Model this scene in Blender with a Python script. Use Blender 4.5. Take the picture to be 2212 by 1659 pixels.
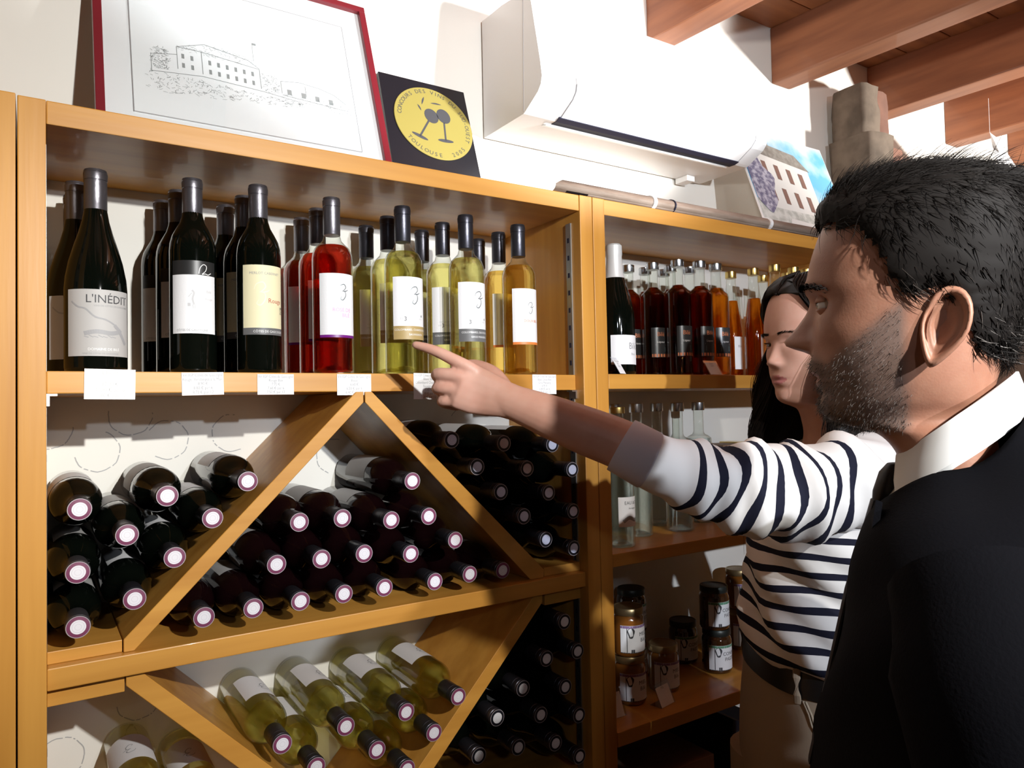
import bpy, bmesh, math, random
import numpy as np
from mathutils import Vector, Matrix
random.seed(7); rng = np.random.default_rng(7)
for o in list(bpy.data.objects): bpy.data.objects.remove(o)
SC = bpy.context.scene; COL = SC.collection
PI = math.pi

# ---------------------------------------------------------------- camera
# axes: x along the wall, y into the wall (rack fronts at y = 0), z up; metres
FPX = 1580.0
RW = np.array([[0.83723125, -0.00103832, 0.54684802],
               [-0.54646344, 0.03595651, 0.83671072],
               [-0.02053152, -0.99935282, 0.02953651]])
CAMP = np.array([0.0, -1.15, 1.5])
cam = bpy.data.cameras.new('camera'); cam_o = bpy.data.objects.new('camera', cam); COL.objects.link(cam_o)
cam.sensor_fit = 'HORIZONTAL'; cam.sensor_width = 36; cam.lens = 36 * FPX / 2212; cam.clip_start = 0.02
M = Matrix.Identity(4)
for i in range(3):
    M[i][0] = RW[i][0]; M[i][1] = -RW[i][1]; M[i][2] = -RW[i][2]; M[i][3] = CAMP[i]
cam_o.matrix_world = M
SC.camera = cam_o
def ray(px, py): return RW @ np.array([px - 1106.0, py - 829.5, FPX])
def at(px, py, y):          # measured pixel -> point on the plane at depth y
    r = ray(px, py); return CAMP + r * ((y - CAMP[1]) / r[1])
def atd(px, py, d):         # measured pixel -> point at distance d along the view axis
    return CAMP + ray(px, py) * d / FPX

# ---------------------------------------------------------------- light
SC.view_settings.view_transform = 'Standard'; SC.view_settings.look = 'None'
SC.view_settings.gamma = 1; SC.view_settings.use_curve_mapping = False
SC.view_settings.exposure = 0.36
W = bpy.data.worlds.new('world'); SC.world = W; W.use_nodes = True
W.node_tree.nodes['Background'].inputs[0].default_value = (0.75, 0.8, 1.0, 1)
W.node_tree.nodes['Background'].inputs[1].default_value = 0.012
def spot(name, loc, aim, power, deg, blend, rad, col):
    l = bpy.data.lights.new(name, 'SPOT'); o = bpy.data.objects.new(name, l); COL.objects.link(o)
    l.energy = power; l.spot_size = math.radians(deg); l.spot_blend = blend; l.shadow_soft_size = rad; l.color = col
    o.location = loc
    o.rotation_euler = (Vector(aim) - Vector(loc)).to_track_quat('-Z', 'Y').to_euler()
    return o
spot('spot_main', (0.49, -1.85, 2.06), (-0.06, 0.0, 1.58), 124, 106, 1.0, 0.018, (1.0, 0.985, 0.945))
spot('boost_left', (0.49, -1.85, 2.06), (-0.08, 0.0, 1.50), 62, 25, 1.0, 0.018, (1.0, 0.985, 0.945))  # extra narrow beam added at the main lamp to brighten the left post
spot('spot_rear', (0.68, -2.95, 2.06), (1.25, 0.0, 1.65), 190, 52, 1.0, 0.03, (0.84, 0.90, 1.0))
spot('spot_fill', (-0.3, -2.3, 2.1), (0.85, 0.0, 1.2), 10, 40, 1.0, 0.05, (0.84, 0.90, 1.0))
spot('fill_beams', (-0.8, -1.7, 1.75), (2.2, -0.5, 2.72), 105, 46, 0.7, 0.06, (1.0, 0.97, 0.92))  # uplight added only to brighten the beams, no known lamp
spot('spot_wall', (1.62, -1.30, 2.02), (0.90, 0.28, 2.70), 210, 55, 0.3, 0.05, (0.97, 0.98, 1.0))
spot('spot_right', (3.0, -1.15, 2.05), (2.65, 0.28, 2.60), 170, 80, 0.5, 0.05, (1.0, 0.97, 0.93))

# ---------------------------------------------------------------- helpers
def link(o, parent=None):
    COL.objects.link(o)
    if parent is not None: o.parent = parent
    return o
def tag(o, label=None, cat=None, group=None, kind=None):
    if label: o['label'] = label
    if cat: o['category'] = cat
    if group: o['group'] = group
    if kind: o['kind'] = kind
    return o
def thing(name, label, cat, loc=(0, 0, 0), rotz=0, group=None):
    o = bpy.data.objects.new(name, None); o.empty_display_size = 0.02
    o.location = loc; o.rotation_euler = (0, 0, rotz); link(o)
    return tag(o, label, cat, group)
def mk(name, vf, mats, parent=None, smooth=False, midx=None, loc=None, autos=None):
    v, f = vf
    me = bpy.data.meshes.new(name)
    me.from_pydata([tuple(map(float, p)) for p in v], [], [tuple(int(i) for i in q) for q in f])
    if not isinstance(mats, (list, tuple)): mats = [mats]
    for m in mats: me.materials.append(m)
    if midx is not None: me.polygons.foreach_set('material_index', np.asarray(midx, dtype=np.int32))
    if smooth: me.polygons.foreach_set('use_smooth', np.ones(len(me.polygons), dtype=bool))
    me.update()
    if smooth and autos:
        me.set_sharp_from_angle(angle=math.radians(autos))
    o = bpy.data.objects.new(name, me)
    if loc is not None: o.location = loc
    return link(o, parent)
def copy_tree(o, parent=None):
    c = o.copy(); COL.objects.link(c)
    if parent is not None: c.parent = parent
    for ch in list(o.children): copy_tree(ch, c)
    return c
def join(*vfs):
    V = []; F = []
    for v, f in vfs:
        n = len(V); V.extend([tuple(p) for p in v]); F.extend([tuple(i + n for i in q) for q in f])
    return V, F
def xf(vf, fn): return [fn(p) for p in vf[0]], vf[1]
def move(vf, d): return [(p[0] + d[0], p[1] + d[1], p[2] + d[2]) for p in vf[0]], vf[1]
def box(x0, x1, y0, y1, z0, z1, b=0.0):
    if b <= 0:
        v = [(x, y, z) for z in (z0, z1) for y in (y0, y1) for x in (x0, x1)]
        return v, [(0, 2, 3, 1), (4, 5, 7, 6), (0, 1, 5, 4), (2, 6, 7, 3), (0, 4, 6, 2), (1, 3, 7, 5)]
    bm = bmesh.new(); bmesh.ops.create_cube(bm, size=1)
    for q in bm.verts: q.co = ((x0 + x1) / 2 + q.co.x * (x1 - x0), (y0 + y1) / 2 + q.co.y * (y1 - y0), (z0 + z1) / 2 + q.co.z * (z1 - z0))
    bmesh.ops.bevel(bm, geom=bm.edges[:], offset=b, segments=2, affect='EDGES', profile=0.6)
    return frombm(bm)
def frombm(bm):
    bm.verts.index_update(); v = [tuple(q.co) for q in bm.verts]; f = [tuple(l.index for l in p.verts) for p in bm.faces]; bm.free(); return v, f
def prism(poly, y0, y1, b=0.0):     # polygon in (x, z), extruded along y
    n = len(poly)
    if b > 0:
        bm = bmesh.new()
        vs = [bm.verts.new((p[0], y0, p[1])) for p in poly]; fc = bm.faces.new(vs)
        r = bmesh.ops.extrude_face_region(bm, geom=[fc])
        bmesh.ops.translate(bm, vec=(0, y1 - y0, 0), verts=[g for g in r['geom'] if isinstance(g, bmesh.types.BMVert)])
        bmesh.ops.recalc_face_normals(bm, faces=bm.faces[:])
        bmesh.ops.bevel(bm, geom=bm.edges[:], offset=b, segments=1, affect='EDGES')
        return frombm(bm)
    v = [(p[0], y0, p[1]) for p in poly] + [(p[0], y1, p[1]) for p in poly]
    f = [tuple(range(n)), tuple(range(2 * n - 1, n - 1, -1))] + [(i, i + n, (i + 1) % n + n, (i + 1) % n) for i in range(n)]
    return v, f
def lathe(prof, n=28, cap0=True, cap1=True):
    v = []; f = []
    for r, z in prof:
        for k in range(n):
            a = 2 * PI * k / n; v.append((r * math.cos(a), r * math.sin(a), z))
    for i in range(len(prof) - 1):
        for k in range(n):
            a, b = i * n + k, i * n + (k + 1) % n; f.append((a, b, b + n, a + n))
    if cap0: f.append(tuple(range(n - 1, -1, -1)))
    if cap1: f.append(tuple((len(prof) - 1) * n + k for k in range(n)))
    return v, f
def loft(secs, closed=True, caps=True):
    n = len(secs[0]); v = [tuple(p) for s in secs for p in s]; f = []
    for i in range(len(secs) - 1):
        for k in range(n if closed else n - 1):
            a, b = i * n + k, i * n + (k + 1) % n; f.append((a, b, b + n, a + n))
    if caps and closed: f += [tuple(range(n - 1, -1, -1)), tuple((len(secs) - 1) * n + k for k in range(n))]
    return v, f
def tube(pts, rads, n=12, ell=None, up=(0, 0, 1)):
    """capsule-like tube along pts; rads per point, or (ra, rb) pairs"""
    P = [np.array(p, float) for p in pts]; secs = []
    upv = np.array(up, float)
    for i, p in enumerate(P):
        t = P[min(i + 1, len(P) - 1)] - P[max(i - 1, 0)]; t /= np.linalg.norm(t) + 1e-9
        a = np.cross(upv, t)
        if np.linalg.norm(a) < 1e-4: a = np.cross(np.array([1.0, 0, 0]), t)
        a /= np.linalg.norm(a); b = np.cross(t, a)
        r = rads[i]; ra, rb = (r, r) if not isinstance(r, (tuple, list)) else r
        secs.append([p + a * ra * math.cos(2 * PI * k / n) + b * rb * math.sin(2 * PI * k / n) for k in range(n)])
    return loft(secs)
def smoothpts(pts, m=6):
    """Catmull-Rom through rows of numbers"""
    P = np.array(pts, float); out = []
    for i in range(len(P) - 1):
        p0, p1, p2, p3 = P[max(i - 1, 0)], P[i], P[i + 1], P[min(i + 2, len(P) - 1)]
        for k in range(m):
            t = k / m
            out.append(0.5 * ((2 * p1) + (-p0 + p2) * t + (2 * p0 - 5 * p1 + 4 * p2 - p3) * t * t + (-p0 + 3 * p1 - 3 * p2 + p3) * t ** 3))
    out.append(P[-1]); return np.array(out)
def ribbon2(pts, w, m=6):
    """flat stroke in 2-D: list of (u, v), returns verts2d, faces"""
    P = smoothpts(pts, m) if m > 1 else np.array(pts, float)
    v = []; f = []
    for i in range(len(P)):
        t = P[min(i + 1, len(P) - 1)] - P[max(i - 1, 0)]; t /= np.linalg.norm(t) + 1e-9
        nrm = np.array([-t[1], t[0]]); ww = w if not callable(w) else w(i / (len(P) - 1))
        v += [tuple(P[i] + nrm * ww / 2), tuple(P[i] - nrm * ww / 2)]
    for i in range(len(P) - 1): f.append((2 * i, 2 * i + 1, 2 * i + 3, 2 * i + 2))
    return v, f
def rect2(u0, u1, v0, v1, nu=1):
    v = []; f = []
    for k in range(nu + 1):
        u = u0 + (u1 - u0) * k / nu; v += [(u, v0), (u, v1)]
    for k in range(nu): f.append((2 * k, 2 * k + 2, 2 * k + 3, 2 * k + 1))
    return v, f
TXT = {}
def want(*ss):
    for s in ss: TXT[s] = None
def build_texts():
    obs = {}
    for s in TXT:
        cu = bpy.data.curves.new('t', 'FONT'); cu.body = s; cu.size = 1; cu.align_x = 'CENTER'; cu.resolution_u = 2
        o = bpy.data.objects.new('t', cu); COL.objects.link(o); obs[s] = o
    bpy.context.view_layer.update(); dg = bpy.context.evaluated_depsgraph_get()
    for s, o in obs.items():
        me = bpy.data.meshes.new_from_object(o.evaluated_get(dg))
        TXT[s] = ([(p.co.x, p.co.y) for p in me.vertices], [tuple(p.vertices) for p in me.polygons])
        cu = o.data; bpy.data.objects.remove(o); bpy.data.curves.remove(cu); bpy.data.meshes.remove(me)
def text2(s, u, v, size, sx=1.0, maxw=None, rot=0.0):
    V, F = TXT[s]
    us = [p[0] for p in V] or [0]; w = (max(us) - min(us)) * size * sx
    if maxw and w > maxw: sx *= maxw / w
    c, q = math.cos(rot), math.sin(rot)
    out = []
    for p in V:
        a, b = p[0] * size * sx, p[1] * size
        out.append((u + a * c - b * q, v + a * q + b * c))
    return out, F
def wrap(vf2, r, z=0.0):            # 2-D (u along arc, v up) onto a cylinder facing -y
    return [(r * math.sin(p[0] / r), -r * math.cos(p[0] / r), z + p[1]) for p in vf2[0]], vf2[1]
def merge_mats(pairs):
    """[(vf, slot)] -> vf, midx"""
    V = []; F = []; mi = []
    for vf, s in pairs:
        n = len(V); V.extend(vf[0]); F.extend([tuple(i + n for i in q) for q in vf[1]]); mi += [s] * len(vf[1])
    return (V, F), mi

# ---------------------------------------------------------------- materials
def mat(name, col, rough=0.5, metal=0.0, spec=0.5, noise=None, bump=None, coat=0.0, sss=0.0):
    m = bpy.data.materials.new(name); m.use_nodes = True; nt = m.node_tree; b = nt.nodes['Principled BSDF']
    b.inputs['Base Color'].default_value = (*col, 1); b.inputs['Roughness'].default_value = rough
    b.inputs['Metallic'].default_value = metal; b.inputs['Specular IOR Level'].default_value = spec
    b.inputs['Coat Weight'].default_value = coat
    if sss: b.inputs['Subsurface Weight'].default_value = sss; b.inputs['Subsurface Radius'].default_value = (0.008, 0.003, 0.0015)
    if noise or bump:
        tc = nt.nodes.new('ShaderNodeTexCoord'); mp = nt.nodes.new('ShaderNodeMapping'); nt.links.new(tc.outputs['Object'], mp.inputs[0])
    if noise:       # (scale xyz, noise scale, colour2, detail)
        sc, ns, c2, lo, hi = noise
        mp.inputs['Scale'].default_value = sc
        nz = nt.nodes.new('ShaderNodeTexNoise'); nz.inputs['Scale'].default_value = ns; nz.inputs['Detail'].default_value = 5
        rp = nt.nodes.new('ShaderNodeValToRGB'); nt.links.new(mp.outputs[0], nz.inputs['Vector']); nt.links.new(nz.outputs[0], rp.inputs[0])
        rp.color_ramp.elements[0].position = lo; rp.color_ramp.elements[1].position = hi
        rp.color_ramp.elements[0].color = (*col, 1); rp.color_ramp.elements[1].color = (*c2, 1)
        nt.links.new(rp.outputs[0], b.inputs['Base Color'])
    if bump:
        bs, st = bump
        n2 = nt.nodes.new('ShaderNodeTexNoise'); n2.inputs['Scale'].default_value = bs; n2.inputs['Detail'].default_value = 6
        nt.links.new(mp.outputs[0], n2.inputs['Vector'])
        bp = nt.nodes.new('ShaderNodeBump'); bp.inputs['Strength'].default_value = st; bp.inputs['Distance'].default_value = 0.002
        nt.links.new(n2.outputs[0], bp.inputs['Height']); nt.links.new(bp.outputs[0], b.inputs['Normal'])
    return m
def wood(name, c1, c2, axis, rough=0.42):
    sc = [26, 26, 26]; sc['xyz'.index(axis)] = 1.4
    return mat(name, c1, rough, noise=(sc, 1.0, c2, 0.35, 0.68), bump=(2.5, 0.12), coat=0.12)
def clear(name, tint, fres=0.85, gloss=0.02):
    """thin clear glass: transparent with a Fresnel reflection"""
    m = bpy.data.materials.new(name); m.use_nodes = True; nt = m.node_tree; nt.nodes.clear()
    o = nt.nodes.new('ShaderNodeOutputMaterial'); mx = nt.nodes.new('ShaderNodeMixShader'); t = nt.nodes.new('ShaderNodeBsdfTransparent')
    g = nt.nodes.new('ShaderNodeBsdfGlossy'); lw = nt.nodes.new('ShaderNodeLayerWeight'); lw.inputs[0].default_value = 0.5; pw = nt.nodes.new('ShaderNodeMath'); pw.operation = 'POWER'; pw.inputs[1].default_value = 2.4; fr = nt.nodes.new('ShaderNodeMath'); fr.operation = 'MULTIPLY_ADD'; fr.inputs[1].default_value = fres; fr.inputs[2].default_value = 0.045; nt.links.new(lw.outputs['Facing'], pw.inputs[0]); nt.links.new(pw.outputs[0], fr.inputs[0])
    t.inputs[0].default_value = (*tint, 1); g.inputs['Roughness'].default_value = gloss
    nt.links.new(fr.outputs[0], mx.inputs[0]); nt.links.new(t.outputs[0], mx.inputs[1]); nt.links.new(g.outputs[0], mx.inputs[2]); nt.links.new(mx.outputs[0], o.inputs[0])
    return m
def liquid(name, col, ior=1.34, mixt=0.45):
    """wine or liqueur: refracting body, part of the light passing straight on"""
    m = bpy.data.materials.new(name); m.use_nodes = True; nt = m.node_tree; nt.nodes.clear()
    o = nt.nodes.new('ShaderNodeOutputMaterial'); mx = nt.nodes.new('ShaderNodeMixShader'); t = nt.nodes.new('ShaderNodeBsdfTransparent')
    g = nt.nodes.new('ShaderNodeBsdfGlass'); g.inputs['IOR'].default_value = ior; g.inputs['Roughness'].default_value = 0.0
    t.inputs[0].default_value = (*col, 1); g.inputs[0].default_value = (*col, 1); mx.inputs[0].default_value = 1 - mixt
    nt.links.new(t.outputs[0], mx.inputs[1]); nt.links.new(g.outputs[0], mx.inputs[2]); nt.links.new(mx.outputs[0], o.inputs[0])
    return m
HC1, HC2 = (0.60, 0.29, 0.052), (0.47, 0.205, 0.030)
WX = wood('honey_wood_x', HC1, HC2, 'x'); WZ = wood('honey_wood_z', HC1, HC2, 'z'); WY = wood('honey_wood_y', HC1, HC2, 'y')
BEAM = wood('beam_wood', (0.33, 0.125, 0.055), (0.21, 0.075, 0.035), 'y', 0.6)
PLANK = wood('ceiling_plank_wood', (0.36, 0.13, 0.045), (0.24, 0.08, 0.03), 'x', 0.55)
PLASTER = mat('cream_plaster', (0.80, 0.78, 0.72), 0.85, noise=((1, 1, 1), 3.0, (0.76, 0.74, 0.68), 0.3, 0.7), bump=(40, 0.12))
STAIN = mat('grey_ring_stain', (0.42, 0.42, 0.42), 0.9)
FLOORM = mat('terracotta_floor', (0.22, 0.11, 0.07), 0.6, noise=((1, 1, 1), 4.0, (0.16, 0.08, 0.05), 0.3, 0.7))
BLACKGLASS = mat('black_green_glass', (0.002, 0.003, 0.002), 0.05, spec=0.45)
PURPLEGLASS = mat('dark_wine_glass', (0.006, 0.0015, 0.002), 0.05, spec=0.45)
FOIL = mat('grey_foil', (0.20, 0.19, 0.21), 0.34, metal=0.85, bump=(120, 0.15))
FOILD = mat('dark_foil', (0.07, 0.07, 0.085), 0.34, metal=0.8, bump=(120, 0.15))
WHITEFOIL = mat('white_foil', (0.75, 0.75, 0.73), 0.35, metal=0.3)
GOLDM = mat('gold_metal', (0.72, 0.52, 0.18), 0.28, metal=1.0)
SILVER = mat('brushed_silver', (0.55, 0.56, 0.58), 0.25, metal=1.0)
STEEL = mat('grey_steel', (0.42, 0.42, 0.40), 0.35, metal=0.9)
GLASS = clear('clear_bottle_glass', (0.96, 0.98, 0.95)); PANE = clear('picture_glass', (0.97, 0.98, 0.98), 0.5)
WHITEWINE = liquid('white_wine', (0.97, 0.92, 0.56), mixt=0.5); SWEETWINE = liquid('golden_sweet_wine', (0.97, 0.80, 0.40), mixt=0.5); ROSE = liquid('rose_wine', (0.84, 0.20, 0.13), mixt=0.5)
AMBER = liquid('amber_liqueur', (0.56, 0.13, 0.03)); ORANGEL = liquid('orange_liqueur', (0.86, 0.42, 0.08)); WATERL = liquid('clear_spirit', (0.93, 0.97, 0.98))
PAPER = mat('white_label_paper', (0.82, 0.82, 0.83), 0.6, bump=(300, 0.1)); CREAM = mat('cream_label_paper', (0.80, 0.74, 0.48), 0.6)
GREYP = mat('grey_label_paper', (0.45, 0.44, 0.43), 0.6)
INK = mat('dark_ink', (0.05, 0.05, 0.055), 0.6); GREYINK = mat('grey_ink', (0.33, 0.33, 0.34), 0.6); PALEINK = mat('pale_grey_ink', (0.55, 0.55, 0.56), 0.6)
BANDG = mat('grey_band', (0.13, 0.13, 0.13), 0.5); BANDT = mat('tan_band', (0.42, 0.30, 0.12), 0.5); BANDP = mat('purple_band', (0.16, 0.01, 0.20), 0.4); BANDO = mat('orange_band', (0.75, 0.22, 0.05), 0.5)
PINKINK = mat('pink_ink', (0.75, 0.35, 0.62), 0.6); REDINK = mat('red_ink', (0.50, 0.10, 0.06), 0.6); HOLO = mat('hologram_foil', (0.55, 0.66, 0.70), 0.25, metal=0.8); PALEYEL = mat('pale_yellow_ink', (0.86, 0.82, 0.62), 0.6)
SEALP = mat('purple_seal_print', (0.16, 0.03, 0.08), 0.5); SEALW = mat('white_seal_print', (0.72, 0.70, 0.74), 0.5)
WHITEPL = mat('white_plastic', (0.84, 0.84, 0.83), 0.35); DARKSLOT = mat('dark_slot', (0.01, 0.01, 0.03), 0.7)
REDFRAME = mat('dark_red_lacquer', (0.17, 0.012, 0.02), 0.35); BLACKBOARD = mat('black_board', (0.008, 0.008, 0.012), 0.35)
GOLDD = mat('matt_gold_print', (0.36, 0.30, 0.075), 0.45, metal=0.25)

want("L'INÉDIT", "CÔTES DE GASCOGNE", "MERLOT CABERNET", "Rouge", "Bilé", "ROSÉ DE", "BILÉ", "3", "COLLECTION BILÉ", "DES 3 MOUSQUETAIRES", "COLOMBARD, CHARDONNAY,", "SAUVIGNON",
     "COLOMBARD, SAUVIGNON,", "GROS MANSENG", "DOUX BILÉ", "DOMAINE DE BILÉ", "VINS DE CÔTES DE GASCOGNE", "Vin IGP Côtes de Gascogne", "Rouge  Vendanges à la Main", "Rouge Bilé", "Rosé", "Blanc Sec", "Colombard Chardonnay", "Sauvignon",
     "Blanc Doux Bilé", "Gros Manseng", "8,90 €", "8,80 € par 6", "8,70 € par 12", "7,70 €", "7,60 € par 6", "7,50 € par 12", "6,60 €", "6,50 € par 6", "6,40 € par 12", "7,40 €", "7,30 € par 6", "7,20 € par 12",
     "6,90 €", "6,80 € par 6", "6,70 € par 12", "L'Inédit", "12,00 €", "11,90 € par 6", "11,80 € par 12", "EAU & D", "EAU DE VIE", "Armagnac", "CONFIT", "PASTÈ", "MIEL", "Bilé ", "Brut", "Liqueur", "Vin mousseux", "9,50 €", "14,00 €", *"CONCOURSDEVITLH-205", )
build_texts()
# ================================================================ the room
D = 0.28            # plaster wall behind the racks
wall = tag(mk('wall_back', box(-3.2, 5.0, D, D + 0.14, 0, 2.95), PLASTER), kind='structure')
tag(mk('floor', box(-3.2, 5.0, -4.6, D + 0.14, -0.06, 0), FLOORM), kind='structure')
tag(mk('wall_left', box(-3.34, -3.2, -4.6, D + 0.14, -0.06, 2.95), PLASTER), kind='structure')
tag(mk('wall_right', box(5.0, 5.14, -4.6, D + 0.14, -0.06, 2.95), PLASTER), kind='structure')
tag(mk('wall_front', box(-3.34, 5.14, -4.74, -4.6, -0.06, 2.95), PLASTER), kind='structure')
ceil = tag(mk('ceiling', box(-3.2, 5.0, -4.6, D, 2.70, 2.95), PLANK), kind='structure')
pl = None
for i in range(36):             # boards laid across the beams
    y1 = D - i * 0.135
    o = mk('plank', box(-3.2, 5.0, -0.133, 0, 2.66, 2.70, 0.004), PLANK, ceil) if pl is None else link(pl.copy(), ceil)
    if pl is None: pl = o
    o.location = (0, y1, 0)
bp = None
for i in range(-8, 7):
    x = 1.395 + i * 0.527
    if bp is None:
        v, f = box(0, 0.088, -4.84, 0, 2.484, 2.66, 0.006)
        # old hand-cut beams run a little askew
        v = [(p[0] + p[1] * -0.10, p[1], p[2] + p[1] * -0.012) for p in v]
        bp = mk('beam', (v, f), BEAM, ceil); o = bp
    else: o = link(bp.copy(), ceil)
    o.location = (x, D, 0)

# dark rings left on the plaster by bottle bases
RING = []
def ring_mesh(r0, r1, a0, a1, n=40):
    v = []; f = []
    for k in range(n + 1):
        a = a0 + (a1 - a0) * k / n
        j = 0.0006 * math.sin(7.3 * a) + random.uniform(-0.0003, 0.0003)
        v += [((r0 + j) * math.cos(a), 0, (r0 + j) * math.sin(a)), ((r1 + j) * math.cos(a), 0, (r1 + j) * math.sin(a))]
    for k in range(n):
        if random.random() < 0.86: f.append((2 * k, 2 * k + 1, 2 * k + 3, 2 * k + 2))
    return v, f
for px, py, a0, a1 in [(210, 975, -2.9, 1.2), (282, 897, 2.9, 6.4), (362, 950, -2.2, 2.6), (500, 935, 1.4, 5.2), (105, 925, 3.6, 6.3), (600, 1010, 0.3, 3.2), (130, 1640, -1.5, 2.2), (300, 1510, 3.3, 6.0), (720, 985, 1.2, 4.4), (1000, 915, 0.5, 2.6)]:
    p = at(px, py, D)
    mk('ring_stain', ring_mesh(0.0335, 0.0352, a0, a1), STAIN, wall, loc=(p[0], D - 0.0006, p[2]))

# ================================================================ racks
ZT0, ZT1 = 1.8914, 1.9236
BV = 0.0016
rack = thing('wine_rack', 'honey-coloured wooden wine rack with diamond bays below one upright shelf', 'rack')
mk('side_panel', box(-0.0185, 0.0135, 0, D, 0, ZT1, BV), WZ, rack)
mk('side_panel', box(0.924, 0.956, 0, D, 0, ZT1, BV), WZ, rack)
mk('top_board', box(0.0137, 0.9238, 0.002, D, ZT0, ZT1, BV), WX, rack)
mk('shelf', box(0.0137, 0.9238, 0.026, D, 1.529, 1.56, BV), WX, rack)
mk('shelf', box(0.0137, 0.9238, 0.008, D, 1.1348, 1.1643, BV), WX, rack)
mk('shelf', box(0.0137, 0.9238, 0.008, D, 0.735, 0.765, BV), WX, rack)
mk('shelf', box(0.0137, 0.9238, 0.008, D, 0.36, 0.39, BV), WX, rack)
mk('plinth', box(0.0137, 0.9238, 0.03, 0.05, 0.0, 0.09, BV), WX, rack)
mk('shelf', box(0.0137, 0.9238, 0.03, D, 0.09, 0.12, BV), WX, rack)
def wz(px, py, y=0.02): p = at(px, py, y); return (p[0], p[2])
YD0, YD1 = 0.02, D - 0.002
XC = wz(787, 860)[0]
dl = [wz(267, 1382), (wz(267, 1382)[0], 1.1648), (wz(290, 1400)[0], 1.1648), wz(785.6, 869), wz(785.6, 850)]
dl[4] = (dl[3][0], 1.5285); dl.append((wz(770, 853)[0], 1.5285))
mk('diagonal_board', prism(dl, YD0, YD1, 0.0008), WX, rack)
dr = [(XC + 0.0014, dl[3][1]), (wz(1146, 1240)[0], 1.1648), (wz(1174, 1236)[0], 1.1648), (wz(1172, 1235)[0] + 0.004, 1.180), (2 * XC - dl[5][0], 1.5285), (XC + 0.0014, 1.5285)]
mk('diagonal_board', prism(dr, YD0, YD1, 0.0008), WX, rack)
a, b = wz(272.4, 1482), wz(515, 1659); c, d = wz(304, 1458), wz(585, 1659)
def ext(p, q, x): return p[1] + (q[1] - p[1]) * (x - p[0]) / (q[0] - p[0])
zA, zB = max(ext(a, b, XC - 0.001), 0.7655), ext(c, d, XC - 0.001)
xa = a[0] + (0.7655 - a[1]) / ((b[1] - a[1]) / (b[0] - a[0]))
vl = [(a[0], 1.1344), a, (min(xa, XC - 0.001), zA), (XC - 0.001, zA), (XC - 0.001, zB), (c[0], 1.1344)]
mk('diagonal_board', prism(vl, YD0, YD1, 0.0008), WX, rack)
vr = [(2 * XC - p[0] - (0.0 if i in (2, 3, 4) else 0.0), p[1]) for i, p in enumerate(vl)][::-1]
mk('diagonal_board', prism(vr, YD0, YD1, 0.0008), WX, rack)
for x0, x1 in ((0.0139, dl[0][0] - 0.0012), (dr[2][0] + 0.006, 0.9236)):
    mk('filler_block', box(x0, x1, 0.026, YD1, 1.1646, 1.1815, 0.001), WX, rack)
    mk('filler_block', box(x0, min(x1, 0.9236) if x0 > 0.5 else a[0] - 0.0012, 0.026, YD1, 1.1085, 1.1346, 0.001), WX, rack)
def standard(x, s, y0, parent):        # slotted shelf standard screwed to a side panel
    st = mk('shelf_standard', box(x, x + s * (0.003 if s < 0 else 0.0006), y0, y0 + 0.016, 0.3, 1.872), STEEL, parent)
    sl = [box(x + s * (0.003 if s < 0 else 0.0006), x + s * (0.0034 if s < 0 else 0.0008), y0 + 0.005, y0 + 0.011, z, z + 0.010) for z in np.arange(0.32, 1.86, 0.036)]
    tag(mk('slots', join(*sl), DARKSLOT, st), kind='stuff')
standard(0.924, -1, 0.029, rack); standard(0.0135, 1, 0.029, rack)
for x, s in ((0.0135, 1), (0.924, -1)):
    mk('shelf_clip', join(box(min(x, x + s * 0.013), max(x, x + s * 0.013), 0.022, 0.040, 1.5258, 1.5288), box(min(x, x + s * 0.004), max(x, x + s * 0.004), 0.022, 0.040, 1.512, 1.5258)), SILVER if s < 0 else WHITEPL, rack)

rack2 = thing('display_shelving', 'honey-coloured wooden display shelving with liqueurs, clear spirits and jars', 'shelving')
mk('side_panel', box(0.9575, 0.989, 0, D, 0, ZT1, BV), WZ, rack2)
mk('side_panel', box(1.874, 1.906, 0, D, 0, ZT1, BV), WZ, rack2)
mk('top_board', box(0.9892, 1.8738, 0.002, D, ZT0, ZT1, BV), WX, rack2)
for z0, z1, y0 in ((1.530, 1.561, 0.0), (1.165, 1.192, 0.0), (0.803, 0.833, -0.002), (0.40, 0.43, 0.0), (0.08, 0.11, 0.0)):
    mk('shelf', box(0.9892, 1.8738, y0, D, z0, z1, BV), WX, rack2)
rack3 = thing('wine_shelf', 'plain honey wood shelving unit standing left of the diamond wine rack', 'shelving')
mk('side_panel', box(-0.0525, -0.0203, 0, D, 0, ZT1 + 0.002, BV), WZ, rack3)
mk('side_panel', box(-0.99, -0.958, 0, D, 0, ZT1 + 0.002, BV), WZ, rack3)
mk('top_board', box(-0.958, -0.0525, 0.002, D, ZT0, ZT1, BV), WX, rack3)
for z in (0.08, 0.40, 0.80, 1.165, 1.53): mk('shelf', box(-0.958, -0.0525, 0.01, D, z, z + 0.03, BV), WX, rack3)

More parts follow.
